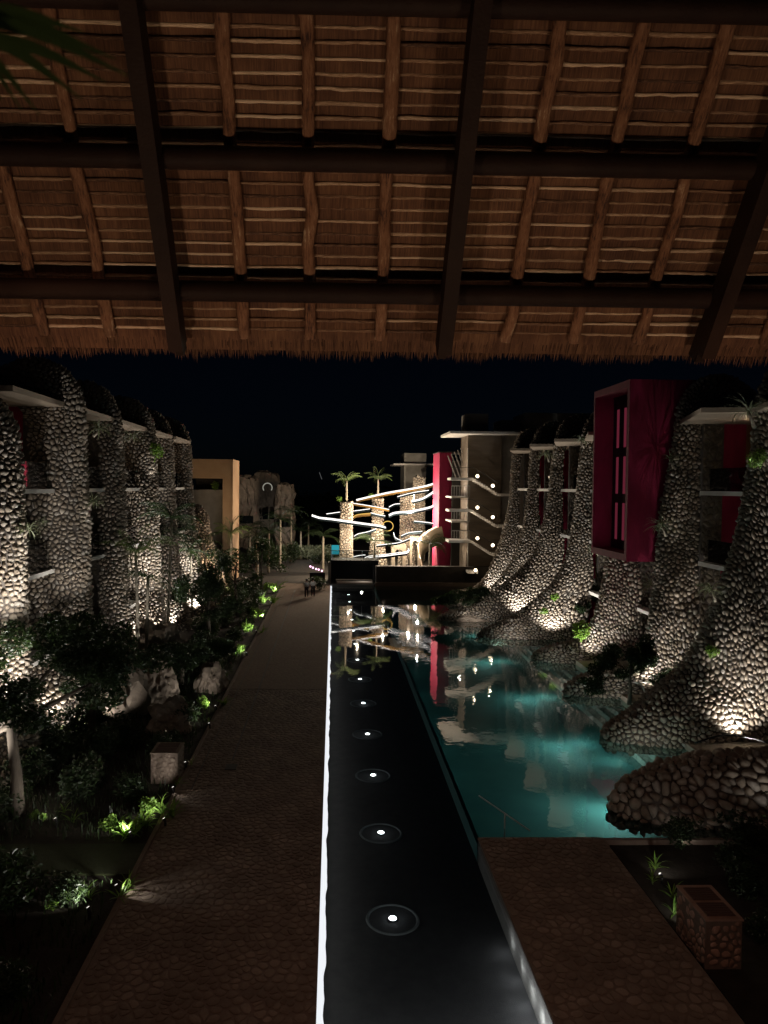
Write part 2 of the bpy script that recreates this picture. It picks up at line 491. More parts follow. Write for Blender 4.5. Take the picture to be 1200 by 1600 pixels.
# ------------------------------------------------------------------ stone buttresses
def buttress(label, side, Yc, outline, inner, thick, s=.27, limit=300, npt=9, h=.115, drop=.004):
    s *= .93
    """outline/inner: matching (x, z) knots, foot to crown; thick: half thickness at each knot"""
    nv = 90; nu = 41
    O = catmull(outline, 400); I = catmull(inner, 400); T = catmull([(t, 0) for t in thick], 400)[:, 0]
    seg = np.concatenate([[0], np.cumsum(np.linalg.norm(np.diff(O, axis=0), axis=1))])
    L = seg[-1]; vv = np.linspace(0, L, nv)
    O = np.stack([np.interp(vv, seg, O[:, k]) for k in (0, 1)], 1)
    I = np.stack([np.interp(vv, seg, I[:, k]) for k in (0, 1)], 1)
    T = np.interp(vv, seg, T)
    P = np.zeros((nv, nu, 3)); LEN = np.zeros(nv)
    th = np.linspace(-math.pi / 2, math.pi / 2, 161)
    ca = np.sign(np.cos(th)) * np.abs(np.cos(th)) ** .75; sa = np.sign(np.sin(th)) * np.abs(np.sin(th)) ** .75
    for i in range(nv):
        wob = 1 + .08 * math.sin(vv[i] * 1.3 + Yc)
        X = I[i, 0] + (O[i, 0] - I[i, 0]) * ca; Z = I[i, 1] + (O[i, 1] - I[i, 1]) * ca
        Yy = Yc + T[i] * wob * sa
        S = np.stack([X, Yy, Z], 1); sg = np.concatenate([[0], np.cumsum(np.linalg.norm(np.diff(S, axis=0), axis=1))])
        LEN[i] = sg[-1]; uu = np.linspace(0, sg[-1], nu)
        for k in range(3): P[i, :, k] = np.interp(uu, sg, S[:, k])
    du = np.gradient(P, axis=1); dv = np.gradient(P, axis=0)
    N = np.cross(du, dv); N /= np.linalg.norm(N, axis=2, keepdims=True) + 1e-9
    ctr = np.stack([(I[:, 0]), np.full(nv, Yc), I[:, 1]], 1)[:, None, :]
    sgn = np.sign(((P - ctr) * N).sum(2).mean()); N = N * sgn

    def smp(A, U, V):
        fi = np.clip(V / L * (nv - 1), 0, nv - 1.001); i = fi.astype(int); f = (fi - i)[:, None]
        ln = np.interp(V, vv, LEN); gj = np.clip((U / ln + .5) * (nu - 1), 0, nu - 1.001); j = gj.astype(int); g = (gj - j)[:, None]
        return (A[i, j] * (1 - f) + A[i + 1, j] * f) * (1 - g) + (A[i, j + 1] * (1 - f) + A[i + 1, j + 1] * f) * g
    mx = LEN.max() / 2
    seeds = jitter_grid(-mx - s, mx + s, 0, L, s)
    hl = lambda v: np.interp(v, vv, LEN) / 2

    def keep(x, y):
        return 0 < y < L - .02 and abs(x) < hl(y) - .04 and RD.random() > drop
    polys = cells(seeds, s, keep)
    rings, fs = lumps(polys, s, .022, h, npt)
    if sgn < 0: fs = [f[::-1] for f in fs]
    A = np.vstack(rings); k = len(rings[0])
    A[:, 1] = np.clip(A[:, 1], 0, L)
    Pm = smp(P, A[:, 0], A[:, 1]); Nm = smp(N, A[:, 0], A[:, 1]); W = Pm + Nm * A[:, 2:3]
    zmin = -.6
    base = (outline[0][0], Yc, 0)
    root = thing('stone_buttress', base, label, 'buttress', 'stone clad buttresses of the two hotel wings')
    pts = [W[i * k:(i + 1) * k] for i in range(len(rings))]; nn = [Nm[i * k:(i + 1) * k].mean(0) for i in range(len(rings))]
    lay_stones(root, 'stone', pts, nn, fs, STONE, limit, smooth=True)
    # mortar body
    B = P - N * .012
    vs = B.reshape(-1, 3); f2 = []
    for i in range(nv - 1):
        for j in range(nu - 1):
            a = i * nu + j; f2.append([a, a + 1, a + nu + 1, a + nu])
        f2.append([i * nu, i * nu + nu, i * nu + 2 * nu - 1, i * nu + nu - 1])
    f2.append([(nv - 1) * nu + j for j in range(nu)])
    mesh_obj('mortar_core', vs, f2, MORTAR, root)
    return root, (O, I, T)


# right wing: x grows towards the building, outer face 17.7
def right_profile(x0, hump=1.0, reach=1.0):
    """outline/inner knots of a buttress whose foot tip lies at x0"""
    r = 16.3 - x0
    out = [(x0, -.5), (x0 + .25, .25), (x0 + r * .25, 1.0 * hump), (x0 + r * .5, 2.1 * hump), (x0 + r * .72, 3.9), (x0 + r * .88, 6.4),
           (16.15, 9.2), (16.3, 12.0), (16.5, 13.8), (17.3, 15.1), (18.9, 15.6), (20.4, 14.7)]
    inn = [(x0 + .6, -.5), (x0 + .9, -.45), (x0 + r * .4, -.45), (x0 + r * .72, -.4), (x0 + r, .3), (17.7, 2.4),
           (17.7, 6), (17.75, 9.5), (17.9, 12), (18.2, 13.1), (19.2, 13.3), (20.6, 13.4)]
    th = [.35, .75, 1.05, 1.1, 1.0, .9, .8, .75, .75, .78, .8, .7]
    return out, inn, th


TOPO = [(16.6, 12.2), (16.8, 13.9), (17.5, 15.1), (18.9, 15.5), (20.4, 14.7)]


def right_buttress(label, Yc, foot, inx, *a):
    """foot: (x, z) knots of the outer edge from the tip up to about z = 9"""
    n = len(foot)
    outl = foot + TOPO
    inn = []
    for k, (x, z) in enumerate(foot):
        if z < 3.2: inn.append((min(inx, x + .75 + .55 * k), max(-.5, z - 2.2 - .3 * k) if x + .75 + .55 * k < inx else max(-.5, z - 2)))
        else: inn.append((inx, z - .4))
    inn += [(inx, 12.0), (inx + .3, 13.1), (18.2, 13.3), (19.4, 13.4), (20.7, 13.4)]
    th = [.4, .75, .95, .95, .85, .7, .58, .5, .5, .5][:n - 1]
    while len(th) < n: th.append(.5)
    th += [.5, .5, .55, .55, .5]
    return buttress(label, 1, Yc, outl, inn, th, *a)


o = [(8.75, -.5), (8.9, .25), (9.7, .95), (11.3, 1.5), (12.7, 1.65), (13.9, 1.8), (15.2, 2.5), (16.6, 8.6), (16.5, 13), (17.3, 15), (18.9, 15.5), (20.4, 14.7)]
i = [(9.5, -.5), (9.8, -.45), (10.7, -.45), (12.1, -.4), (13.6, -.4), (15, -.3), (17.5, .5), (17.9, 6), (17.9, 11), (18.2, 13.1), (19.2, 13.3), (20.6, 13.4)]
t = [.45, .85, 1.15, 1.2, 1.15, 1.1, 1.0, .9, .8, .78, .8, .7]
buttress('nearest pool buttress, long low foot of large stones beyond the right terrace', 1, 22.6, o, i, t, .38, 300, 9, .13)
o = [(10.95, -.5), (11.1, .25), (12.15, .95), (13.3, 1.95), (14.6, 3.4), (15.7, 6.0), (16.5, 9), (16.9, 11.8), (17.1, 13.8), (17.8, 15.1), (19.2, 15.6), (20.6, 14.7)]
i = [(11.5, -.5), (11.8, -.45), (13.6, -.45), (15.2, -.4), (17.2, .3), (18.6, 2.5), (18.8, 6), (18.9, 9.5), (19, 12), (19.2, 13.1), (19.8, 13.3), (20.8, 13.4)]
t = [.4, .8, 1.15, 1.25, 1.2, 1.1, 1.0, .9, .85, .8, .8, .7]
buttress('broad floodlit pool buttress at the right picture edge above a small platform', 1, 29.3, o, i, t, .27, 300)
right_buttress('tall slim pool buttress right beside the magenta bay window', 35.7, [(11.4, -.5), (11.6, .3), (12.8, .9), (14.2, 1.2), (15.0, 1.7), (15.5, 3.0), (15.8, 5.7), (16.05, 8.8)], 17.7, .25, 300)
right_buttress('pool buttress directly below the magenta bay window beside a vivid green bush', 42.6, [(11.7, -.5), (11.9, .3), (13.2, .8), (14.5, 1.2), (15.4, 2.6), (16.0, 5.6), (16.3, 8.8)], 17.7, .25, 300)
right_buttress('pool buttress with pale glowing foot, first one left of the magenta bay window', 49.3, [(9.8, -.5), (10.1, .25), (11.9, 1.15), (14.0, 2.7), (15.3, 4.2), (15.95, 6.1), (16.3, 8.8)], 17.25, .26, 300, 7)
right_buttress('pool buttress with the longest foot stretching left beside a small round tree', 55.6, [(8.0, -.5), (8.3, .2), (10.9, 1.1), (13.4, 3.0), (15.3, 5.0), (15.95, 7.2), (16.3, 9.2)], 17.2, .27, 0, 6)
right_buttress('second farthest pool buttress, its foot behind the small round tree', 62.0, [(9.6, -.5), (10.0, .2), (12.2, .6), (13.6, 1.6), (15.0, 3.5), (15.9, 5.8), (16.4, 9.0)], 17.2, .28, 0, 6)
right_buttress('farthest pool buttress, standing next to the outdoor stairs', 68.5, [(11.0, -.5), (11.4, .1), (13.3, .6), (14.6, 2.2), (15.6, 4.8), (16.1, 6.8), (16.5, 9.2)], 17.2, .28, 0, 6)


def left_profile(xe, flare=1.0, w=1.9):
    r = flare
    out = [(xe + r + .3, -.5), (xe + r + .1, .6), (xe + r * .75, 2.0), (xe + r * .45, 3.8), (xe + r * .2, 6), (xe + .05, 8.5), (xe - .05, 10.5), (xe - .1, 12.2),
           (xe - .25, 13.6), (xe - .9, 14.7), (xe - 2.2, 15.1), (xe - 3.6, 14.6)]
    inn = [(xe - w, -.5), (xe - w, .6), (xe - w, 2), (xe - w, 3.8), (xe - w, 6), (xe - w, 8.5), (xe - w, 10.5), (xe - w - .05, 12.2),
           (xe - 2.4, 13.0), (xe - 3, 13.3), (xe - 3.4, 13.4), (xe - 3.9, 13.4)]
    th = [1.0, 1.0, .95, .9, .85, .85, .85, .85, .85, .85, .8, .7]
    return out, inn, th


LEFT = [(24.9, -10.45, .4, 'garden buttress cut by the left picture edge, stones lit brightest low down', 300, .235, 2.2),
        (31.2, -10.35, .3, 'widest garden buttress with rounded crown, second from the left edge', 300, .25, 2.1),
        (37.8, -10.7, .4, 'dim garden buttress third from the left edge, palm tuft on its right side', 250, .26, 1.0),
        (44.5, -10.6, .6, 'floodlit white looking garden buttress with green bush clinging to its right side', 250, .26, 1.9),
        (51.0, -11.0, 1.0, 'slim garden buttress behind the crown of the slender palms', 0, .27, .8),
        (57.5, -11.0, 1.6, 'garden buttress with wide flared foot behind thin palm trunks', 0, .27, 1.2),
        (64.0, -11.2, 2.4, 'last garden buttress, warm lit foot, in front of the ochre building', 0, .28, 1.3)]
for Yc, xe, fl, lab, lim, s, wd in LEFT:
    o, i, t = left_profile(xe, fl, wd)
    if Yc > 60:
        o = [(xe + 2.7, -.5), (xe + 2.3, .6), (xe + 1.7, 2.0), (xe + 1.1, 3.8), (xe + .6, 5.6), (xe + .3, 7.2), (xe - .3, 8.1), (xe - 1.2, 8.2)]
        i = [(xe - wd, z - .1) for _, z in o[:6]] + [(xe - .9, 7.2), (xe - wd, 7.2)]; t = [1.0, 1.0, .95, .9, .85, .8, .7, .6]
    if Yc < 26:
        o = o[:7] + [(xe - .15, 11.6), (xe - .4, 12.3), (xe - .9, 12.8), (xe - 1.6, 12.95), (xe - 2.1, 12.9)]; i = i[:7] + [(xe - wd, 11.4), (xe - wd, 11.8), (xe - wd, 12.1), (xe - wd, 12.2), (xe - wd - .1, 12.3)]
    buttress(lab, -1, Yc, o, i, t, s, lim, 9 if lim else 6)

# ------------------------------------------------------------------ hotel wings
RY = [16.0, 22.6, 29.3, 35.7, 42.6, 49.3, 55.6, 62.0, 68.5]
hw = thing('hotel_wing', (19, 45, 0), 'right hotel wing behind the pool buttresses with pale balcony slabs and magenta wall panels', 'building')


def part_box(name, m, parent, a, b): return MB().box(a, b).build(name, m, parent)


part_box('back_wall', GREYW, hw, (21.2, 16, 0), (24, 71, 13.0))
part_box('roof', DARKBEAM, hw, (17.9, 16, 13.32), (26, 71, 13.6))
for k in range(len(RY) - 1):
    y0, y1 = RY[k] + .95, RY[k + 1] - .95
    for z in (3.0, 6.35, 9.7):
        if k == 3 and z > 5: pass
        part_box('balcony_slab', CONC, hw, (17.4 if k < 4 else 16.9, y0 - (.4 if k > 2 else 0), z), (21.2, y1, z + .2))
        if z > 3:
            part_box('rail_pane', GLASS, hw, (17.75, y0 + .1, z + .2), (17.77, y1 - .1, z + 1.25))
    # roof slab, saw toothed: its outer corner stands out at the near end of each bay
    MB().prism([(16.7, RY[k + 1] - .2), (14.9 if k != 3 else 16.6, y0 - .4), (17.3, y0 - 1.0), (21, y0 - 1.0), (21, RY[k + 1] - .2)], 13.1, 13.3).build('roof_slab', SOFFIT, hw)
    # cross wall facing the camera: stone pier, magenta panel, timber panel per storey
    for z0, z1 in ((-.3, 3.0), (3.2, 6.35), (6.55, 9.7), (9.9, 13.1)):
        part_box('wall_panel', MAGENTA, hw, (18.6, y1 + .25, z0), (19.7, y1 + .45, z1))
        part_box('timber_panel', WOODP, hw, (19.7, y1 + .25, z0), (20.5, y1 + .44, z1))
        part_box('glazed_door', DARKGL, hw, (20.5, y0 + .2, z0 + .02), (20.56, y1 + .2, z1 - .3))
        part_box('pier', MORTAR, hw, (17.6, y1 + .2, z0), (18.6, y1 + .5, z1))
# flat stone veneer on the piers (near ones stone by stone)


def veneer(parent, x0, x1, z0, z1, Y, s, limit, m=None, facing=-1, name='stone', hh=.03, sx=1.0):
    seeds = [(a * sx, b) for a, b in jitter_grid(x0 / sx, x1 / sx, z0, z1, s)]
    seeds = jitter_grid(x0, x1, z0, z1, s)
    polys = cells(seeds, s, lambda a, b: x0 < a < x1 and z0 < b < z1)
    polys = [[(min(max(a, x0), x1), min(max(b, z0), z1)) for a, b in p] for p in polys]
    rings, fs = lumps(polys, s, .018, hh, 8)
    pts = [np.column_stack([r[:, 0], np.full(len(r), Y) + facing * r[:, 2], r[:, 1]]) for r in rings]
    if facing > 0: fs = [f[::-1] for f in fs]
    lay_stones(parent, name, pts, [np.array([0, facing, 0])] * len(pts), fs, m or VENEER, limit)


for k, lim in ((2, 40), (3, 30), (4, 0), (5, 0), (6, 0), (7, 0)):
    y1 = RY[k + 1] - .95
    veneer(hw, 17.6, 18.6, 0, 13, y1 + .2, .34, lim)

lw = thing('hotel_wing', (-13.5, 45, 0), 'left hotel wing behind the garden buttresses with dark recessed balconies', 'building')
LY = [18.4] + [l[0] for l in LEFT[:6]]
part_box('back_wall', GREYW, lw, (-18, 18, 0), (-15.4, 58.5, 13.0))
part_box('roof', DARKBEAM, lw, (-19, 18, 13.32), (-12.6, 58.5, 13.6))
for k in range(len(LY) - 1):
    y0, y1 = LY[k] + .95, LY[k + 1] - .95
    MB().prism([(-11.0, y1 + .6), (-15.4, y1 + .6), (-15.4, y0 - .4), (-10.9, y0 - .4)], 13.1, 13.3).build('roof_slab', SOFFIT, lw)
    for z in (3.0, 6.35, 9.6):
        part_box('balcony_slab', CONC, lw, (-15.4, y0, z), (-11.35, y1 + .3, z + .16))
        if z > 3: part_box('rail_pane', GLASS, lw, (-11.52, y0 + .1, z + .16), (-11.5, y1 - .1, z + 1.2))
    for z0, z1 in ((-.3, 3.0), (3.16, 6.35), (6.51, 9.6), (9.76, 13.1)):
        part_box('pier', MORTAR, lw, (-12.7, y1 + .32, z0), (-11.4, y1 + .6, z1))
        part_box('wall_panel', MAGENTA, lw, (-13.5, y1 + .35, z0), (-12.7, y1 + .55, z1))
        part_box('glazed_door', DARKGL, lw, (-15.06, y0 + .2, z0 + .02), (-15.0, y1 + .2, z1 - .3))

for k, lim in ((0, 30), (1, 40), (2, 30), (3, 0), (4, 0)):
    veneer(lw, -12.7, -11.4, 0, 13, LY[k + 1] - .95 + .32, .4, lim, hh=.014)

# magenta bay window tower
bw = thing('bay_window', (16, 38.6, 6.37), 'tall magenta rendered bay box with a six pane black framed window', 'bay window')
X0, X1, YA, YB, ZA, ZB = 14.5, 18.4, 36.15, 41.15, 6.37, 15.35
w_ = MB()
w_.box((X0, YA, ZA), (X1, YA + .28, ZB)); w_.box((X0, YB - .2, ZA), (X1, YB, ZB))
w_.box((X0, YA + .28, ZA), (X1, YB - .2, ZA + .35)); w_.box((X0, YA + .28, ZB - .35), (X1, YB - .2, ZB))
w_.build('wall', MAGENTA, bw)
fx = X0 + 1.05
fr = MB()
ya, yb, za, zb = YA + .28, YB - .2, ZA + .35, ZB - .35
ym = 39.95
PAN = [(38.15, 39.2), (39.55, 40.55)] if False else [(39.0, 39.62), (40.0, 40.55)]
rows = [(7.2, 9.2), (9.7, 11.7), (12.2, 14.3)]
ysol = [ya, 38.6, 38.9, 39.62, 39.95, 40.62, yb]
for a, b in ((ya, 37.1), (37.5, 38.1), (38.5, 39.1), (39.5, 40.1), (40.5, yb)):
    fr.box((fx, a, za), (fx + .045, b, zb))
for a, b in ((37.1, 37.5), (38.1, 38.5), (39.1, 39.5), (40.1, 40.5)):
    zz = [za] + [z for r in rows for z in r] + [zb]
    for q in range(0, 8, 2): fr.box((fx + .005, a, zz[q]), (fx + .04, b, zz[q + 1]))
fr.build('window_frame', BLACKMET, bw)
for a, b in ((37.1, 37.5), (38.1, 38.5), (39.1, 39.5), (40.1, 40.5)):
    for z0, z1 in rows: part_box('pane', PINKG, bw, (fx + .018, a, z0), (fx + .024, b, z1))
part_box('room_wall', MAGENTA, bw, (X1 - .5, YA + .28, ZA + .35), (X1 - .4, YB - .2, ZB - .35))
for z in (8.2, 10.7, 13.3): point((fx + 1.0, 38.9, z), 25, (1, .72, .72), .1)
for z, p in ((7.6, 14), (9.6, 12), (11.6, 10), (13.6, 9)): spot((14.9, 39.2, z), (14.9, 40.95, z + .3), p * .55, 110, (1, .72, .85), 1, .1)

# ------------------------------------------------------------------ ground, deck, canal, pool
def sheet(name, m, x0, x1, y0, y1, z, th=.3, kind='structure'):
    return tag(MB().box((x0, y0, z - th), (x1, y1, z)).build(name, m), kind=kind)


YN, YF, YP = 7.0, 74.0, 20.45
CLX, CRX = -.25, 4.14
gr = MB()
HOL = [(-.5, 19.0, YN - .5, YF + .3)]
B = 900
gr.box((-B, -60, -2.4), (B, B, -2.2)); tag(gr.build('ground', SOIL), kind='structure')
sheet('garden_bed', SOIL, -30, -5.12, 3, 90, -.05, 2.0)
sheet('garden_bed', SOIL, 7.85, 30, 3, YP - .15, -.05, 2.0)
sheet('far_ground', SOIL, -60, -5.12, 90.01, 400, -.05, 2.0)
sheet('far_ground', SOIL, -5.1, 120, YF + 1.2, 400, -.055, 2.0)
# left promenade
prom = tag(MB().box((-5.0, YN - 4, -2.1), (CLX, YF + 1.2, -.011)).build('promenade', JOINT, None, loc=(-2.6, 40, 0)), kind='structure')
PAVE = None


def pavemat():
    m, nt, b = nodes('paved_stone')
    v = nt.nodes.new('ShaderNodeTexVoronoi'); v.feature = 'DISTANCE_TO_EDGE'; v.inputs['Scale'].default_value = 3.9
    g = nt.nodes.new('ShaderNodeNewGeometry'); nt.links.new(g.outputs['Position'], v.inputs['Vector'])
    v2 = nt.nodes.new('ShaderNodeTexVoronoi'); v2.inputs['Scale'].default_value = 3.9
    nt.links.new(g.outputs['Position'], v2.inputs['Vector'])
    c = ramp(nt, v.outputs['Distance'], [(0.0, (.12, .09, .07)), (.06, (.2, .155, .12))])
    sp = nt.nodes.new('ShaderNodeSeparateColor'); nt.links.new(v2.outputs['Color'], sp.inputs[0])
    c = mix(nt, math_node(nt, 'MULTIPLY', sp.outputs[0], .5), c, (.16, .115, .09))
    nt.links.new(c, b.inputs['Base Color']); b.inputs['Roughness'].default_value = .95; b.inputs['Specular IOR Level'].default_value = .1
    bump(nt, b, v.outputs['Distance'], .5, .03)
    return m


PAVE = pavemat()
tag(MB().box((-5.0, 36.0, -.008), (CLX, YF + 1.2, 0)).build('paving_sheet', PAVE, prom), kind='stuff')


def paving(parent, x0, x1, y0, y1, z, s, limit, name='flagstone', hgt=.028):
    seeds = jitter_grid(x0, x1, y0, y1, s, .42)
    polys = cells(seeds, s, lambda a, b: x0 < a < x1 and y0 < b < y1)
    polys = [[(min(max(a, x0), x1), min(max(b, y0), y1)) for a, b in p] for p in polys]
    rings, fs = lumps(polys, s, .009, hgt, 8)
    out = []
    for r in rings:
        H = r[:, 2].copy(); H[:8] = -.03; H[8:16] = hgt * .85; H[16:] = hgt + NR.rand() * .003
        out.append(np.column_stack([r[:, 0], r[:, 1], z - hgt + H]))
    lay_stones(parent, name, out, [np.array([0, 0, 1.0])] * len(out), fs, FLAG, limit, smooth=False)


paving(prom, -5.0, CLX, 11.0, 36.0, 0.0, .27, 300)
part_box('drain_channel', BLACKMET, prom, (-3.62, 26.6, .001), (-3.56, 70, .006))
part_box('drain_channel', BLACKMET, prom, (-4.6, 24.0, .001), (-4.57, 70, .006))
part_box('inspection_cover', BLACKMET, prom, (-3.75, 25.7, .001), (-3.35, 26.2, .012))
tag(MB().box((-5.12, 3, -.6), (-5.0, YF, .03)).build('kerb', JOINT), kind='structure')
# side path crossing the left garden
pth = tag(MB().box((-14, 18.75, -.3), (-5.12, 20.35, .0)).build('side_path', LAWN), kind='structure')
# right terrace
terr = tag(MB().box((CRX + .02, 5, -1.6), (7.7, YP, .108)).build('terrace', JOINT, None, loc=(6, 14, 0)), kind='structure')
paving(terr, CRX + .02, 7.7, 11.0, YP, .12, .28, 290)
# canal
tag(MB().box((CLX, YN, -.62), (CRX, YF, -.6)).build('canal_bed', BOT_C), kind='structure')
cw = MB()
cw.box((CRX, YN, -2.0), (CRX + .02, YP, .08)); cw.box((CLX, YN - .2, -2), (CRX, YN, .08)); cw.box((CLX, YF, -2), (CRX, YF + .3, .1))
tag(cw.build('canal_wall', mat('canal_wall_render', (.2, .2, .19), (.13, .13, .125), 1.5, .9)), kind='structure')
tag(MB().box((CRX, YP, -1.9), (CRX + .12, YF, -.10)).build('pool_divider', BOT_P), kind='structure')
WZ = -.07
tag(mesh_obj('canal_water', [(CLX, YN, WZ), (CRX, YN, WZ), (CRX, YF, WZ), (CLX, YF, WZ)], [(0, 1, 2, 3)], WATER_C), kind='structure')
tag(mesh_obj('pool_water', [(CRX, YP, WZ), (19.0, YP, WZ), (19.0, YF, WZ), (CRX, YF, WZ)], [(0, 1, 2, 3)], WATER_P), kind='structure')
pb = MB(); pb.box((CRX + .1, YP, -1.52), (19.5, YF, -1.5))
tag(pb.build('pool_floor', BOT_P), kind='structure')
pw = MB(); pw.box((CRX, YP - .15, -1.6), (20, YP, .085)); pw.box((CRX + .1, YF, -2), (19.5, YF + .3, .3))
tag(pw.build('pool_wall', JOINT), kind='structure')
st = MB()
for q in range(5): st.box((12.9 + q * .42, YP, -1.5), (19.4, YF, -1.25 + q * .24))
tag(st.build('pool_steps', mat('pale_tile', (.46, .52, .48), (.36, .43, .4), .5, .8, bmp=.2, bscale=10)), kind='structure')
# LED-lit ledge on the canal's left: glow is emitted, falloff cut as a ragged edge
ys = np.arange(YN, YF, .11); nz = np.convolve(NR.randn(len(ys) + 6), [.1, .25, .3, .25, .1, .05, .05], 'same')[3:-3]
inner = CLX + .15 + .022 * nz + .012 * np.sin(ys * 2.1)
vs = []; fs = []
for a, b in zip(ys, inner):
    vs += [(CLX + .004, a, WZ + .012), (max(b, CLX + .06), a, WZ + .012)]
for q in range(len(ys) - 1): fs.append([2 * q, 2 * q + 1, 2 * q + 3, 2 * q + 2])
tag(mesh_obj('light_ledge', vs, fs, LEDGE_GLOW), 'long ragged white ledge glowing as if LED lit along the promenade edge of the canal', 'light strip')
part_box('channel', BLACKMET, bpy.data.objects['light_ledge'], (CLX + .003, YN, WZ - .06), (CLX + .05, YF, WZ + .008))
ar = bpy.data.lights.new('canal_strip_lamp', 'AREA'); ar.shape = 'RECTANGLE'; ar.size = YF - YN - 1; ar.size_y = .08; ar.energy = 110; ar.color = (1, .98, .95)
ao = bpy.data.objects.new('canal_strip_lamp', ar); COL.objects.link(ao); ao.location = (CLX + .06, (YN + YF) / 2, WZ - .12)
ao.rotation_euler = Matrix(((0, 0, -1), (1, 0, 0), (0, -1, 0))).to_euler()
# underwater lamps in the canal
ring0 = None
ORD = ['nearest', 'second nearest', 'third nearest', 'fourth nearest', 'fifth nearest', 'sixth nearest', 'seventh nearest', 'eighth nearest',
       'ninth nearest', 'fourth farthest', 'third farthest', 'second farthest', 'farthest']
for q in range(13):
    y = 17.7 + 4.48 * q
    if ring0 is None:
        ring0 = thing('underwater_lamp', (1.53, y, -.6), 'x', 'underwater light', 'round lamps set in the canal bed')
        b = MB(); b.tube([(1.53, y, -.6), (1.53, y, -.575), (1.53, y, -.57)], [.13, .13, .11], 16); b.build('housing', BLACKMET, ring0)
        b = MB(); b.tube([(1.53, y, -.569), (1.53, y, -.555), (1.53, y, -.545)], [.1, .085, .03], 14); b.build('lens', LAMPB, ring0, True)
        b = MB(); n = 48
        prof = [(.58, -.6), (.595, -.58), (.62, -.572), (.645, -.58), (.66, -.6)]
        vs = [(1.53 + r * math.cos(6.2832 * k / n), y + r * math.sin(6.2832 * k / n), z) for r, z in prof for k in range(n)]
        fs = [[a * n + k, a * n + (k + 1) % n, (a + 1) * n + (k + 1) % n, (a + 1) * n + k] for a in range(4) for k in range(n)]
        b.add(vs, fs); b.build('halo_rim', mat('halo_rim_mat', (.17, .19, .2), (.13, .15, .155), 9, .8), ring0, True)  # raised rim added to give each lamp its halo on the canal bed
        c = ring0
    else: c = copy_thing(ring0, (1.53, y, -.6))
    c['label'] = 'glowing round lamp under the canal water, %s to the viewer' % ORD[q]
    point((1.53, y, -.5), 1.6, (.85, .95, 1), .06)
# lamps washing the near right canal wall
for y, p_ in ((16.3, 2.6), (15.4, 3.4), (14.6, 5), (13.9, 8), (13.3, 11), (12.7, 12), (12.1, 12)):
    point((CRX - .16, y, -.3), p_, (.95, .97, 1), .04)
for x in (.4, 1.5, 2.6, 3.6): point((x, 12.2, -.2), 42, (.95, .97, 1), .03)

# pool handrail
hr = thing('pool_handrail', G(790, 1330, 0), 'slim sloping steel handrail standing in the water at the near corner of the pool', 'handrail')
a, b_ = D(748, 1243, 21.9), D(828, 1298, 20.9)
mid = a.lerp(b_, .52)
MB().tube([a, b_], .02, 8).build('rail', STEEL, hr, True); MB().tube([mid, (mid.x, mid.y, -1.2)], .018, 8).build('post', STEEL, hr, True)

# stone cabinets with louvred lids
CABST = stonemat('cabinet_stone', (.42, .27, .2), (.5, .33, .25), (.55, .38, .3))


def cabinet(x0, x1, y0, y1, h, label, lim):
    t = thing('stone_cabinet', ((x0 + x1) / 2, (y0 + y1) / 2, -.05), label, 'utility box', 'stone clad garden cabinets')
    part_box('core', JOINT, t, (x0, y0, -.1), (x1, y1, h - .04))
    veneer(t, x0, x1, -.05, h - .05, y0, .2, lim, (CABST if x0 > 0 else FLAG), hh=.02)
    # left face
    seeds = jitter_grid(y0, y1, -.05, h - .05, .2)
    polys = cells(seeds, .2, lambda a, b: y0 < a < y1 and -.05 < b < h - .05)
    polys = [[(min(max(a, y0), y1), min(max(b, -.05), h - .05)) for a, b in p] for p in polys]
    polys = [p for p in polys if not any(abs(np.mean([q[0] for q in p]) - (y0 + (y1 - y0) * f)) < .13 and abs(np.mean([q[1] for q in p]) - h * .66) < .16 for f in (.3, .72))]
    rings, fs = lumps(polys, .2, .018, .02, 8)
    fc = x0 if x0 > 0 else x1; sg = -1 if x0 > 0 else 1
    pts = [np.column_stack([fc + sg * r[:, 2], r[:, 0], r[:, 1]]) for r in rings]
    lay_stones(t, 'stone', pts, [np.array([sg, 0, 0])] * len(pts), fs if sg > 0 else [f[::-1] for f in fs], (CABST if x0 > 0 else FLAG), lim)
    lid = MB()
    lid.box((x0 - .02, y0 - .02, h - .04), (x1 + .02, y1 + .02, h)); lid.build('lid', (CABST if x0 > 0 else FLAG), t)
    for f0, f1 in ((.08, .46), (.54, .92)):
        ya_, yb_ = y0 + (y1 - y0) * f0, y0 + (y1 - y0) * f1
        g = MB(); g.box((x0 + .08, ya_, h + .001), (x1 - .08, yb_, h + .012)); pp = g.build('grille_frame', mat('brown_metal', (.12, .075, .06), (.1, .06, .05), 5, .5, bmp=0), t)
        for q in range(6):
            yy = ya_ + .03 + (yb_ - ya_ - .06) * q / 5
            MB().box((x0 + .1, yy - .012, h + .013), (x1 - .1, yy + .012, h + .026)).build('slat', MATS['brown_metal'], pp)
    return t


cabinet(7.85, 8.62, 14.95, 16.25, 1.02, 'reddish stone cabinet with two louvred lids beside the right terrace', 40)
cabinet(-6.05, -5.15, 24.6, 25.6, 1.0, 'dim stone cabinet at the left edge of the promenade beside lit plants', 20)

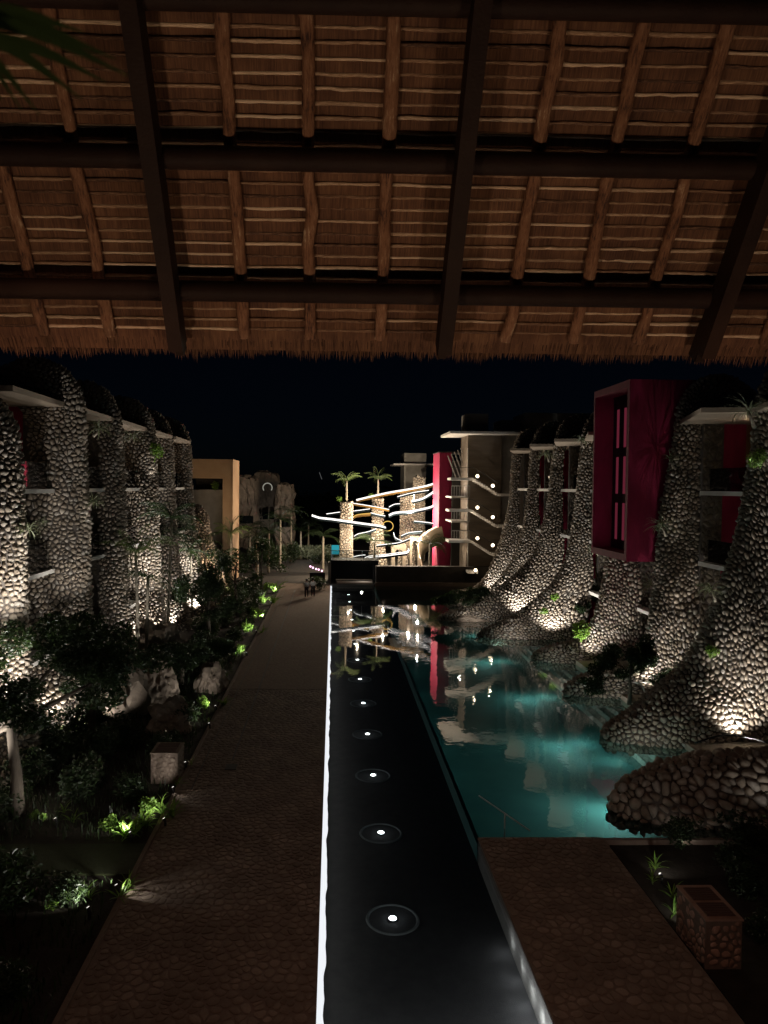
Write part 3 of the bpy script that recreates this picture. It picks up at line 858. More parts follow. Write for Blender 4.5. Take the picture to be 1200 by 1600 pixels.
# platforms between the buttresses
PL = mat('platform_stone', (.42, .36, .29), (.3, .25, .2), 3, .8)
for k, lab in ((1, 'pale stone platform at the water between the two nearest pool buttresses'), (2, 'pale stone platform with white curved rails below dark shrubs'),
               (3, 'pale stone platform at the foot of the buttress under the bay window')):
    y0, y1 = RY[k] + 1.6, RY[k + 1] - 1.45
    t = thing('water_platform', (15, (y0 + y1) / 2, 0), lab, 'platform', 'platforms along the pool')
    part_box('slab', PL, t, (13.6 + .1 * k, y1 - 1.6, -.3), (18.5, y1 + .4, .16))
    part_box('paving', PL, t, (14.7, y0, -.3), (18.5, y1 - 1.6, .12))
rl = thing('curved_rail', (15.3, 27.0, .1), 'black curved rail edging the platform by the brightly lit stones', 'railing')
for dz, dy in ((.0, 0), (.35, .55)):
    p = catmull([(13.3, 25.9 + dy, .35 + dz), (14.2, 25.7 + dy, .7 + dz), (15.4, 25.6 + dy, .6 + dz), (16.3, 25.8 + dy, .2 + dz)], 12)
    MB().tube(p, .03, 6).build('rail', BLACKMET, rl, True)
rl = thing('curved_rail', (13.9, 33.0, .1), 'pair of white curved grab rails on the platform by the dark shrubs', 'railing')
for px0 in (1002, 1028):
    a = D(px0, 1090, 33.2); b_ = D(px0 + (6 if px0 < 1010 else -8), 1135, 31.8)
    p = catmull([(b_.x, b_.y, -.2), ((a.x + b_.x) / 2 + .12, (a.y + b_.y) / 2, .5), (a.x, a.y, 1.0), (a.x - .3, a.y + .6, 1.0)], 12)
    MB().tube(p, .035, 8).build('rail', mat('white_metal', (.75, .74, .7), (.7, .69, .65), 3, .4, bmp=0), rl, True)

# ------------------------------------------------------------------ thatched roof over the viewer
tr_ = thing('thatched_roof', (0, 8, 11.5), 'thatched palapa roof with log rafters, peeled sticks and dark beams overhead', 'roof')
SL = 1.34; ll = math.hypot(1, SL)


def RP(x, s, d=0.0):
    """roof plane: s metres up the slope from the eave, d metres below the thatch"""
    dz = Vector((0, -1, SL)).normalized(); nrm = Vector((0, -SL, -1)).normalized()
    return Vector((x, 8.0, 11.5)) + dz * s + nrm * d


vs = []; fs = []; xs = np.linspace(-7.5, 9.5, 120); ss = np.linspace(-.05, 7.0, 90)
for i_, s_ in enumerate(ss):
    row = .03 * ((s_ / .112) % 1.0)
    for x_ in xs: vs.append(tuple(RP(x_, s_, row + .008 * RD.random())))
for i_ in range(len(ss) - 1):
    for j_ in range(len(xs) - 1):
        a = i_ * len(xs) + j_; fs.append([a, a + 1, a + len(xs) + 1, a + len(xs)])
mesh_obj('thatch', vs, fs, THATCH, tr_, True)
MB().add([RP(-7.5, .1, -.35), RP(9.5, .1, -.35), RP(9.5, 7, -.35), RP(-7.5, 7, -.35)], [(0, 1, 2, 3)]).build('thatch_top', THATCH, tr_)
fr = MB()
for q in range(17000):
    x = RD.uniform(-7.4, 9.4); d = RD.uniform(-.3, .03); L_ = RD.uniform(.05, .17) * (1.0 + .25 * math.sin(x * 3) * math.sin(x * 7.3)); w2 = RD.uniform(.0035, .0075)
    p0 = RP(x, .12, d); dn = Vector((RD.gauss(0, .06), .62, -.8)); p1 = p0 + dn * (L_ * .55 + .12); p2 = p1 + Vector((RD.gauss(0, .05), .35, -.9)) * L_ * .5
    fr.add([p0 + Vector((-w2, 0, 0)), p0 + Vector((w2, 0, 0)), p1 + Vector((w2 * .8, 0, 0)), p1 - Vector((w2 * .8, 0, 0)), p2], [(0, 1, 2, 3), (3, 2, 4)])
fo = fr.build('fringe', mat('straw', (.2, .1, .052), (.06, .028, .015), 20, .9, per=True, bmp=0), tr_); fo['kind'] = 'stuff'


def on_roof(px, py, d=0.0):
    dd = ray(px, py); nrm = Vector((0, -SL, -1)).normalized(); p0 = Vector((0, 8, 11.5)) + nrm * d
    t = (p0 - Vector((0, 0, CAMZ))).dot(nrm) / dd.dot(nrm)
    p = Vector((0, 0, CAMZ)) + dd * t
    s = (p - p0).dot(Vector((0, -1, SL)).normalized())
    return p.x, s


# rafters
RX = [on_roof(p, 430, .12)[0] for p in (45, 152, 375, 485, 597, 810, 920, 1030)]
bx_ = [on_roof(p, 490, .5)[0] for p in (268, 701, 1128)]
step = RX[4] - RX[3]
RX = [RX[0] - step * 2, RX[0] - step] + RX + [RX[-1] + step, RX[-1] + step * 1.9, RX[-1] + step * 2.9]
for x in RX:
    pts = [RP(x + RD.gauss(0, .012), s_, .085 + RD.gauss(0, .006)) for s_ in np.linspace(.13, 6.8, 22)]
    MB().tube(pts, [.06 * RD.uniform(.88, 1.12) for _ in pts], 10).build('rafter', LOG, tr_, True)
# battens: one stick per bay and row
allx = sorted(RX + bx_)
rest = MB(); cand = []
s_ = .19
while s_ < 4.6:
    for a, b in zip(RX[:-1], RX[1:]):
        p = RP((a + b) / 2, s_, .02); v = RC.transposed() @ (p - Vector((0, 0, CAMZ)))
        px, py = CX - F * v.x / v.z, CY + F * v.y / v.z
        cand.append((0 if (-60 < px < 1260 and -5 < py) else 1, s_, a, b))
    s_ += .112
cand.sort(key=lambda c: (c[0], c[1]))
for q_, (out_, s_, a, b) in enumerate(cand):
    if out_ == 0 and q_ < 300:
        k = 7; off = RD.uniform(-.007, .007); sl = RD.uniform(-.009, .009); rb = RD.uniform(.014, .02); pts = []
        for q in range(k + 1):
            f = q / k; pts.append(RP(a - .03 + (b - a + .06) * f, s_ + off + sl * f + RD.gauss(0, .0024), .02 + RD.gauss(0, .002)))
        MB().tube(pts, [rb * RD.uniform(.8, 1.15) for _ in pts], 6).build('batten', STICK, tr_, True)
    else: rest.tube([RP(a, s_, .02), RP(b, s_, .02)], .015, 5)
rest.build('upper_battens', STICK, tr_, True)['kind'] = 'stuff'
# purlins and beams
for py, r_ in ((459, .10), (252, .10), (2, .10)):
    s1 = on_roof(600, py, .26)[1]
    MB().tube([RP(x, s1, .26) for x in np.linspace(-7.4, 9.4, 12)], r_, 18).build('purlin', DARKBEAM, tr_, True)
for x in bx_ + [bx_[0] - 2.95]:
    for dx, d0, wd, dp in ((0, .42, .14, .26),):
        p0 = RP(x, .18, d0); p1 = RP(x, 6.8, d0)
        MB().bar(p0, p1, wd, dp, Vector((0, -SL, -1))).build('beam', DARKBEAM, tr_)
        MB().bar(RP(x, .06, d0 - .12), RP(x, .45, d0 - .12), wd * .6, dp * .7, Vector((0, -SL, -1))).build('beam_end', DARKBEAM, tr_)
spot((-2.2, 3.0, 7.0), (-1.4, 6.6, 13.2), 300, 120, (1, .73, .53), 1, .15)
spot((3.4, 3.0, 7.0), (2.6, 6.8, 13.0), 245, 120, (1, .73, .53), 1, .15)
spot((0.5, 5.8, 5.0), (.4, 7.6, 12.0), 90, 90, GLOW, 1, .15)
spot((-2.6, 3.6, 12.9), (-2.8, 14.5, 0), 620, 80, (1, .56, .4), 1, .2)  # unseen warm fill spots, added above view to lift the near paving
spot((3.4, 3.6, 12.9), (6.4, 15, 0), 700, 70, (1, .56, .4), 1, .2)

# ------------------------------------------------------------------ foliage builders
def leaf_cloud(mb, centers, n, size, rnd=RD, flat=.6):
    """leaf sized faces spread through clumps (centre, radii)"""
    tot = sum(r[0] * r[1] * r[2] for _, r in centers)
    for c, r in centers:
        m = int(n * r[0] * r[1] * r[2] / tot)
        for _ in range(m):
            while True:
                q = Vector((rnd.uniform(-1, 1), rnd.uniform(-1, 1), rnd.uniform(-1, 1)))
                if .25 < q.length < 1: break
            p = Vector((c[0] + q.x * r[0], c[1] + q.y * r[1], c[2] + q.z * r[2]))
            a = Vector((rnd.gauss(0, 1), rnd.gauss(0, 1), rnd.gauss(0, flat))).normalized()
            b = a.cross(Vector((rnd.gauss(0, 1), rnd.gauss(0, 1), rnd.gauss(0, 1)))).normalized()
            L_ = size * rnd.uniform(.6, 1.3); W_ = L_ * .28
            up = a.cross(b) * (W_ * .4)
            mb.add([p - a * L_ * .5, p + b * W_ + up, p + a * L_ * .5, p - b * W_ + up], [(0, 1, 2), (0, 2, 3)])
    return mb


def bush_mesh(name, n, size, r, m, seed):
    rnd = random.Random(seed); cs = []
    for k in range(7):
        a = rnd.uniform(0, 6.28); d = rnd.uniform(0, .55)
        cs.append(((r[0] * d * math.cos(a), r[1] * d * math.sin(a), r[2] * rnd.uniform(.35, .75)), (r[0] * .5, r[1] * .5, r[2] * .4)))
    mb = MB(); leaf_cloud(mb, cs, n, size, rnd)
    for k in range(6):
        a = rnd.uniform(0, 6.28)
        mb.tube([(0, 0, 0), (r[0] * .3 * math.cos(a), r[1] * .3 * math.sin(a), r[2] * .5)], [.02, .008], 4)
    return mb


def as_mesh(mb, name, m, smooth=False):
    me = bpy.data.meshes.new(name); me.from_pydata(mb.v, [], mb.f); me.materials.append(m)
    if smooth: me.polygons.foreach_set('use_smooth', [True] * len(me.polygons))
    return me


def place(me, name, loc, label, cat, group=None, rz=0, sc=1, parent=None):
    o = bpy.data.objects.new(name, me); COL.objects.link(o); o.location = loc; o.rotation_euler = (0, 0, rz)
    o.scale = (sc, sc, sc) if not hasattr(sc, '__len__') else sc
    if parent is not None: o.parent = parent
    else: tag(o, label, cat, group)
    return o


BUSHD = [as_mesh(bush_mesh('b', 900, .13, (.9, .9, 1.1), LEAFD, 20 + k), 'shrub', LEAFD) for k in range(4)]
BUSHG = [as_mesh(bush_mesh('b', 420, .13, (.5, .5, .7), LEAFG, 40 + k), 'green_shrub', LEAFG) for k in range(3)]


def strap(L_, W_, bend, rise, seg=6):
    """one arching strap leaf along +X"""
    mb = MB(); pts = []
    for k in range(seg + 1):
        f = k / seg; ang = rise - bend * f
        pts.append((0, 0) if k == 0 else (pts[-1][0] + L_ / seg * math.cos(ang), pts[-1][1] + L_ / seg * math.sin(ang)))
    vs = []
    for k, (x, z) in enumerate(pts):
        f = k / seg; w_2 = W_ * (math.sin(math.pi * min(.98, .15 + f * .85))) ** .8
        vs += [(x, -w_2, z + w_2 * .35), (x, 0, z), (x, w_2, z + w_2 * .35)]
    fs = []
    for k in range(seg):
        a = 3 * k; fs += [(a, a + 1, a + 4, a + 3), (a + 1, a + 2, a + 5, a + 4)]
    return mb.add(vs, fs)


STRAPS = [as_mesh(strap(.75, .035, 1.1, 1.25), 'leaf', LEAFG, True), as_mesh(strap(.6, .045, .8, 1.0), 'leaf', LEAFG, True), as_mesh(strap(.9, .03, 1.5, 1.4), 'leaf', LEAFG, True)]
DSTR = [as_mesh(strap(.8, .03, 1.2, 1.2), 'leaf', LEAFS, True), as_mesh(strap(.95, .024, 1.6, 1.35), 'leaf', LEAFS, True)]


def strap_plant(loc, label, n=14, sc=1.0, group=None, lib=None, name='strap_leaf_plant', cat='plant'):
    t = thing(name, loc, label, cat, group); lib = lib or STRAPS
    for k in range(n):
        me = lib[k % len(lib)]
        o = bpy.data.objects.new('leaf', me); COL.objects.link(o); o.parent = t
        o.rotation_euler = (RD.gauss(0, .2), RD.gauss(-.1, .25), k * 2.4 + RD.uniform(-.3, .3)); s_ = sc * RD.uniform(.7, 1.15); o.scale = (s_, s_, s_)
    return t


def tuft(loc, label, sc=1.0, n=34, m=None, name='tuft_palm', droop=1.5, tilt=(0, 0), group='palm like tufts growing on the buttresses', stem=.25):
    """spiky tuft growing from a buttress niche: stem + one crown of narrow leaves"""
    t = thing(name, loc, label, 'plant', group); mb = MB(); base = Vector(loc)
    top = base + Vector((tilt[0], tilt[1], stem)) * sc
    for k in range(n):
        az = RD.uniform(0, 6.28); L_ = RD.uniform(.55, 1.0) * sc; rise = RD.uniform(.1, 1.4)
        s_ = strap(L_, .012 * sc + .006, droop * RD.uniform(.6, 1.2), rise, 5)
        c_, n_ = math.cos(az), math.sin(az)
        mb.add([(top.x + x * c_ - y * n_, top.y + x * n_ + y * c_, top.z + z) for x, y, z in s_.v], s_.f)
    mb.build('crown', m or LEAFS, t)
    MB().tube([base, base.lerp(top, .5) + Vector((.02, 0, 0)), top], [.06 * sc, .045 * sc, .04 * sc], 7).build('trunk', PTRUNK, t, True)
    return t


def frond_mesh(L_, n, ll_, arch, m, seed, drop=.35, wid=.022):
    rnd = random.Random(seed); mb = MB(); pts = []
    x = z = 0; ang = arch[0]
    for k in range(n + 1):
        pts.append((x, z)); x += L_ / n * math.cos(ang); z += L_ / n * math.sin(ang); ang -= (arch[0] - arch[1]) / n
    mb.tube([(a, 0, b) for a, b in pts[::2]], [.022 * (1 - .8 * k / (len(pts[::2]))) for k in range(len(pts[::2]))], 4)
    for k in range(2, n):
        f = k / n; l2 = ll_ * math.sin(math.pi * (.12 + .82 * f)) * rnd.uniform(.85, 1.1)
        for sd_ in (-1, 1):
            p = Vector((pts[k][0], 0, pts[k][1])); d = Vector((.55, sd_ * .8, -drop * rnd.uniform(.4, 1.4))).normalized()
            e = p + d * l2 * .55; e2 = p + d * l2 + Vector((0, 0, -drop * l2 * .6)); w_2 = Vector((wid, 0, 0))
            mb.add([p - w_2 * .5, p + w_2 * .5, e + w_2, e - w_2, e2], [(0, 1, 2, 3), (3, 2, 4)])
    return as_mesh(mb, 'frond', m)


FRD = [frond_mesh(2.2, 26, .55, (a0, a1), LEAFP, 60 + k) for k, (a0, a1) in enumerate(((1.2, -.5), (.9, -.9), (.5, -1.2), (1.4, .1)))]
FRDD = [frond_mesh(2.0, 24, .5, (a0, a1), LEAFD, 70 + k) for k, (a0, a1) in enumerate(((1.2, -.6), (.8, -1.0), (.4, -1.3)))]


def palm(loc, h, label, n=12, sc=1.0, lib=None, lean=(0, 0), r=.09, group='palms in the planting', joined=False):
    loc = Vector(loc); t = thing('palm_tree', loc, label, 'palm tree', group); lib = lib or FRD
    top = loc + Vector((lean[0], lean[1], h))
    pts = [loc + Vector((lean[0] * f * f, lean[1] * f * f, h * f)) for f in np.linspace(0, 1, 8)]
    MB().tube(pts, [r * (1.35 - .45 * f) for f in np.linspace(0, 1, 8)], 8).build('trunk', PTRUNK, t, True)
    for k in range(n):
        o = bpy.data.objects.new('frond', lib[k % len(lib)]); COL.objects.link(o); o.parent = t; o.location = top - loc
        o.rotation_euler = (RD.gauss(0, .15), RD.gauss(0, .12), k * 2.399 + RD.uniform(-.2, .2)); s_ = sc * RD.uniform(.8, 1.1); o.scale = (s_, s_, s_)
    return t


def tree(loc, h, crown, n, size, label, m=LEAFD, r=.18, group='broadleaf trees in the gardens', limbs=6, trunks=1, name='broadleaf_tree'):
    loc = Vector(loc); t = thing(name, loc, label, 'tree', group); tb = MB()
    fork = loc + Vector((0, 0, h * .5))
    for q in range(trunks):
        off = Vector((q * .75, q * .3, 0))
        tb.tube([loc + off, loc + off * .9 + Vector((.05, 0, h * .25)), fork + off * .8, loc + off * .7 + Vector((.1, 0, h * .8))], [r * (1.25 - .3 * q), r * (1 - .3 * q), r * .8 * (1 - .3 * q), r * .4], 9)
    cs = []
    for (c, rad) in crown:
        cs.append((loc + Vector(c), rad))
        tb.tube([fork, fork.lerp(loc + Vector(c), .5) + Vector((RD.gauss(0, .15), 0, .1)), loc + Vector(c)], [r * .5, r * .3, r * .1], 6)
    tb.build('trunk', TRUNK, t, True)
    sub = []
    for c, rad in cs:
        for _ in range(7):
            q = Vector((RD.gauss(0, .45), RD.gauss(0, .45), RD.gauss(0, .4)))
            sub.append(((c.x + q.x * rad[0], c.y + q.y * rad[1], c.z + q.z * rad[2]), tuple(x * RD.uniform(.3, .5) for x in rad)))
    leaf_cloud(MB(), [], 0, 1) if False else None
    mb = MB(); leaf_cloud(mb, sub, n, size); mb.build('crown', m, t)
    return t


def clump(k, R_, zr):
    return [((RD.uniform(-R_, R_), RD.uniform(-R_, R_), zr + RD.uniform(-.6, .6)), (R_ * .6, R_ * .6, R_ * .45)) for _ in range(k)]


def boulder(loc, r, label, seed):
    rnd = random.Random(seed); import bmesh
    from mathutils import noise as mn
    bm = bmesh.new(); bmesh.ops.create_icosphere(bm, subdivisions=4, radius=1)
    for v in bm.verts:
        n1 = mn.noise(v.co * 1.5 + Vector((seed, 0, 0))); n2 = abs(mn.noise(v.co * 4 + Vector((0, seed, 0)))); n3 = mn.noise(v.co * 10 + Vector((0, seed, 0)))
        v.co = Vector((v.co.x * r[0], v.co.y * r[1], v.co.z * r[2])) * (1 + .45 * n1 - .3 * n2 + .06 * n3)
    me = bpy.data.meshes.new('boulder'); bm.to_mesh(me); bm.free(); me.materials.append(BOULDER)
    o = bpy.data.objects.new('boulder', me); COL.objects.link(o); o.location = loc; tag(o, label, 'rock', 'boulders in the left garden'); return o


# ------------------------------------------------------------------ left garden
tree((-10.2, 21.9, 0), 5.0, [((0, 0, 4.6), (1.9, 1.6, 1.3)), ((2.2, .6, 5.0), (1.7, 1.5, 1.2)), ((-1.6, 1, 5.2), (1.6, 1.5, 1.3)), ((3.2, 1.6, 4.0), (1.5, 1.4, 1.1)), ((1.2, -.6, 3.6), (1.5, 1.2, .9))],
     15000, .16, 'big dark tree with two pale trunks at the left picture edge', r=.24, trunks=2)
tree((-9.3, 28.5, 0), 4.6, [((0, 0, 4.0), (1.2, 1.4, 1.1)), ((.5, .6, 3.4), (1.1, 1.2, 1.0)), ((-1.3, 1, 4.3), (1.2, 1.3, 1.0)), ((.1, 0, 2.5), (1.1, 1.1, .8))],
     9000, .16, 'dense dark tree just right of the big two trunk tree', r=.14)
tree((-7.6, 37, 0), 2.4, [((0, 0, 1.5), (1.3, 1.4, .8)), ((1.3, .6, 1.6), (1.1, 1.1, .8)), ((-1.0, .6, 1.4), (.9, 1.1, .7))],
     8000, .16, 'low spreading dark tree beyond the boulders in the left garden', r=.12)
tree((-7.6, 45, 0), 4.6, [((0, 0, 3.8), (1.5, 1.5, 1.2)), ((1.0, .6, 2.5), (1.4, 1.3, 1.0)), ((-1.2, 0, 3.3), (1.3, 1.3, 1))],
     7000, .17, 'round dark tree in the left garden halfway along the promenade', r=.12)
tree((-7.4, 56, 0), 5.2, [((0, 0, 4.2), (1.8, 1.6, 1.3)), ((1.2, .6, 2.8), (1.5, 1.3, 1.1)), ((-1.2, 0, 3.6), (1.5, 1.3, 1.2))],
     2600, .2, 'dark bushy tree in the left garden beyond the slender palms', r=.12)
tree((-6.6, 68, 0), 5.4, [((0, 0, 4.4), (1.9, 1.6, 1.4)), ((1.2, .6, 2.8), (1.7, 1.3, 1.2)), ((-1.6, 0, 3.2), (1.6, 1.3, 1.2))],
     2600, .22, 'dark bushy tree closing the far end of the left garden', r=.12)
PALMS = [(216, 1062, 865, 'slender palm with two thin lit trunks and feathery crown left of the trunk pair', FRD, 1.0),
         (229, 1058, 905, 'short dark palm leaning against the slender double trunk palm', FRDD, .8),
         (262, 1030, 812, 'tallest slender palm with drooping dark fronds, thin pale trunk', FRDD, 1.15),
         (275, 985, 838, 'slender dark palm just right of the tallest one', FRDD, 1.1),
         (300, 965, 862, 'thin palm in front of the brightly lit flared buttress foot', FRDD, .9),
         (322, 950, 850, 'thin palm in front of the warm lit last garden buttress', FRDD, .95),
         (345, 945, 872, 'low dark palm right of the last garden buttress', FRDD, 1.0)]
for px, pb_, pt, lab, lib, sc in PALMS:
    g = G(px, pb_); h = CAMZ - (pt - 759) * g.y / F
    palm(g, max(1.5, h), lab, 13, sc, lib, lean=(RD.uniform(-.2, .3), 0), r=.075)
g = G(214, 1060); spot((g.x + .5, g.y - 1.6, .3), (g.x, g.y, 6.4), 900, 42, NEUT)
g = G(268, 1010); spot((g.x + .3, g.y - 1.0, .3), (g.x, g.y, 4), 120, 50, NEUT)
g = G(372, 920)
palm((g.x, 66, 0), 5.6, 'bright green lit palm with upright fronds below the ochre building', 12, 1.15, FRD, r=.1)
spot((g.x - .3, 64.6, .5), (g.x, 66, 6), 420, 50, NEUT)
SHR = 'dark leafy shrub in the unlit planting of the left garden'
rows_ = [(14 + 1.45 * q) for q in range(40)]
for y in rows_:
    if 18.2 < y < 20.9: continue
    for x in (-6.0 - RD.uniform(0, .4), -7.6 - RD.uniform(0, .8), -9.4 - RD.uniform(0, .5)):
        if x < -9 and y > 38: continue
        if abs(x + 5.6) < .9 and 24 < y < 26.4: continue
        if RD.random() < .22: continue
        if x > -7 and min(abs(y - G(*k_).y) for k_ in ((205, 1312), (258, 1290), (352, 1068), (338, 1110), (386, 1025), (401, 990), (413, 968), (424, 944), (434, 926))) < 1.1: continue
        sc = RD.uniform(.55, 1.0) if x > -7 else RD.uniform(.8, 1.5)
        zone = ('in the near left bed' if y < 18.5 else 'between side path and left stone cabinet' if y < 26 else 'past the left stone cabinet' if y < 42 else 'in the far left garden')
        rw = 'hugging the promenade kerb' if x > -7 else 'mid bed' if x > -9 else 'by the buttresses'
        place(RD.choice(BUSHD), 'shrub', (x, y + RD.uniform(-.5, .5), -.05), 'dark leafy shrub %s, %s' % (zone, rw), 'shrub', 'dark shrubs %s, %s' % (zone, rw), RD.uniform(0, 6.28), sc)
for lab, x, y, r, sd_ in (('brown boulder behind the stone cabinet of the left garden', -6.7, 30.2, (1.0, .9, .9), 3), ('upright boulder beside the promenade with a lit right side', -5.9, 36.0, (.7, .7, 1.0), 5),
                        ('pale floodlit boulder glimpsed below the dark trees at the left', -9.6, 32.3, (1.5, 1.0, 1.9), 8), ('reddish boulder among the slender palm trunks', -9.8, 41.5, (1.6, 1.2, 1.7), 12),
                        ('second boulder of the pale floodlit pair under the dark trees', -8.1, 33.6, (1.0, .9, 1.5), 15)):
    boulder((x, y, r[2] * .35), r, lab, sd_)

# garden spot lamps: a small hooded body on the ground with a lens, each lighting the plants beside it
def garden_lamp(px, py, label, power=40, tgt=(-.5, .4, .5), deg=110, plant=0, sc=1.0, dx=-.35, lens=True):
    g = G(px, py)
    t = thing('garden_lamp', (g.x, g.y, -.05), label, 'garden lamp', 'low spot lamps in the gardens')
    MB().tube([(g.x, g.y, -.05), (g.x, g.y, .12)], .035, 8).build('stake', BLACKMET, t)
    MB().tube([(g.x + .02, g.y - .02, .1), (g.x - .04, g.y + .02, .2)], [.035, .045], 10).build('hood', BLACKMET, t)
    if lens: MB().tube([(g.x - .042, g.y + .022, .203), (g.x - .05, g.y + .027, .215)], [.035, .03], 10).build('lens', SMALL, t)
    spot((g.x - .08, g.y + .04, .26), (g.x + tgt[0], g.y + tgt[1], tgt[2]), power * 3.6, deg, NEUT, .8, .02)
    if plant > 1:
        for q in range(2): place(BUSHG[(q + int(px)) % 3], 'green_shrub', (g.x - RD.uniform(.5, 1.1), g.y + RD.uniform(.2, 1.0), -.05), 'small bright green bush behind ' + ' '.join(label.replace('small ', 'the ').split()[:10]), 'shrub', 'bright green bushes behind garden lamps', RD.uniform(0, 6), sc * RD.uniform(.5, .85))
    for q in range(plant):
        strap_plant((g.x + dx + RD.uniform(-.55, .5), g.y + .25 + RD.uniform(-.1, .7), -.05), 'lit green strap leaf plant beside ' + ' '.join(label.replace('small ', 'the ').split()[:10]), 12, sc * RD.uniform(.7, 1.1), 'lit strap leaf plants')
    return t


LAMPS = [(205, 1312, 'small lamp at the corner of the side path and garden', 40, 7, .9), (258, 1290, 'small lamp beside the promenade below the stone cabinet', 34, 5, .9),
         (272, 1240, 'small lamp at the foot of the stone cabinet', 6, 1, .5), (291, 1200, 'small lamp right of the left stone cabinet', 4, 1, .5),
         (328, 1138, 'small lamp on the kerb past the stone cabinet', 16, 1, .5), (338, 1110, 'small lamp between two boulders by the kerb', 34, 2, .8),
         (352, 1068, 'small lamp lighting the upright boulder', 40, 2, .9), (386, 1025, 'small lamp by the kerb under low green leaves', 50, 3, 1.0),
         (401, 990, 'small lamp halfway along the promenade kerb', 60, 3, 1.2), (413, 968, 'small lamp along the promenade kerb past halfway', 70, 3, 1.3),
         (424, 944, 'small lamp near the far kerb of the promenade', 90, 3, 1.5), (434, 926, 'small lamp at the far end of the promenade kerb', 100, 3, 1.6),
         (184, 1396, 'small lamp shining across the near promenade paving', 30, 1, .6), (140, 1432, 'small lamp hidden in the near left bed', 40, 3, .6),
         (88, 1290, 'small lamp behind the tree trunks at the left', 12, 2, .6), (132, 1150, 'small lamp with a vivid yellow green plant under dark trees', 60, 2, .9),
         (40, 1150, 'small lamp behind the left edge trunks', 40, 3, 1.0)]
for px, py, lab, pw_, npl, sc in LAMPS: garden_lamp(px, py, lab, pw_, plant=npl, sc=sc, dx=-.2 if px > 200 else 0)
spot(G(180, 1398) + Vector((0, 0, .35)), G(238, 1392), 26, 75, NEUT, .8, .02)
spot(G(262, 1240) + Vector((0, 0, .3)), G(300, 1245), 8, 75, NEUT, .8, .02)
spot((-9.4, 30.2, .3), (-9.4, 32.3, 1.6), 110, 90, NEUT); spot((-5.9, 34.2, .2), (-5.9, 36, .8), 14, 90, NEUT)
# near left bed
gc = MB()
for q in range(5200):
    x = RD.uniform(-11.5, -5.3); y = RD.uniform(12.4, 44)
    if 18.5 < y < 20.6: continue
    L_ = RD.uniform(.12, .34); a = RD.uniform(0, 6.28); lean = RD.uniform(.1, .6)
    dx, dy = math.cos(a) * L_ * lean, math.sin(a) * L_ * lean; wx, wy = -math.sin(a) * .015, math.cos(a) * .015
    gc.add([(x - wx, y - wy, -.05), (x + wx, y + wy, -.05), (x + dx * .6 + wx, y + dy * .6 + wy, L_ * .6), (x + dx * .6 - wx, y + dy * .6 - wy, L_ * .6), (x + dx * 1.3, y + dy * 1.3, L_ * .9)], [(0, 1, 2, 3), (3, 2, 4)])
tag(gc.build('ground_cover', LEAFD), kind='stuff')

# left wing flood lamps
for (Yc, xe, fl, *_), pw_, tx in zip(LEFT, (1900, 380, 130, 1500, 600, 1800, 1500), (0, -.6, -.3, .0, 0, 0, 0)):
    y = Yc - 1.35
    spot((xe + fl * .8 - .6 + tx, y, .4 if Yc > 30 else 1.6), (xe - .9, Yc - .7, 6.5), pw_, 110, NEUT if Yc < 60 else WARM, .7)
    fp_ = {24.9: 4200, 31.2: 800, 37.8: 160, 44.5: 2200, 51.0: 700, 57.5: 1500}.get(Yc, 0)
    if fp_: spot((xe - .1 + fl * .5, Yc - 3.9, .5), (xe - 1.0, Yc - .8, 8.5), fp_, 75, NEUT, 1)
    spot((xe + .35, Yc + .1, 7.0), (xe - .1, Yc + .2, 11.5), 20, 70, NEUT, .8)
for k in (1, 2, 3, 4, 5):   # points added at the top balconies to brighten the soffits
    point((-12.6, LY[k + 1] - 2.6, 11.9), 2.5 if k < 3 else 6, WARM, .1)
for k in range(1, 8):
    point((18.4, RY[k] + 1.6, 11.9), 5, WARM, .1)  # same added soffit points for the right wing
spot((-9.7, 22.9, 5.7), (-11.2, 24.1, 8.5), 900, 140, NEUT, 1); spot((-9.75, 23.4, 3.2), (-11.0, 24.2, 5.5), 500, 130, NEUT, 1)
spot((-9.7, 29.3, 5.4), (-11.3, 30.4, 8.5), 160, 140, NEUT, 1)
spot((-9.6, 42.3, 3.5), (-11.3, 43.7, 7.5), 1300, 120, NEUT, 1); spot((-9.4, 55.6, 3.0), (-11.3, 56.7, 6.5), 900, 120, NEUT, 1); spot((-8.6, 61.6, 1.2), (-10.4, 63.2, 4), 1500, 120, WARM, 1)
# tufts on the left buttresses
TL = [(146, 682, 31.2, 'grey green tuft high on the right side of the widest garden buttress', 1.0), (138, 792, 31.2, 'drooping tuft halfway up the widest garden buttress', .9),
      (200, 690, 37.8, 'pale tuft high on the dim third garden buttress', .9), (36, 838, 24.9, 'long leaved tuft on the buttress cut by the left picture edge', .8),
      (62, 820, 29.5, 'small green tuft on the balcony edge between the first two garden buttresses', .4)]
for px, py, Y, lab, sc in TL:
    p = D(px, py, Y - .2); tuft(p, lab, sc, tilt=(.25, -.05)); spot(p + Vector((.25, -.3, -.9)), p + Vector((-.1, 0, .6)), 12, 80, NEUT)
p = D(241, 722, 44.2)
place(BUSHG[0], 'green_shrub', p, 'bright green bush clinging high on the floodlit garden buttress', 'shrub', None, 0, 1.5)
spot(p + Vector((.3, -.9, -1.2)), p + Vector((0, 0, .5)), 45, 80, NEUT)

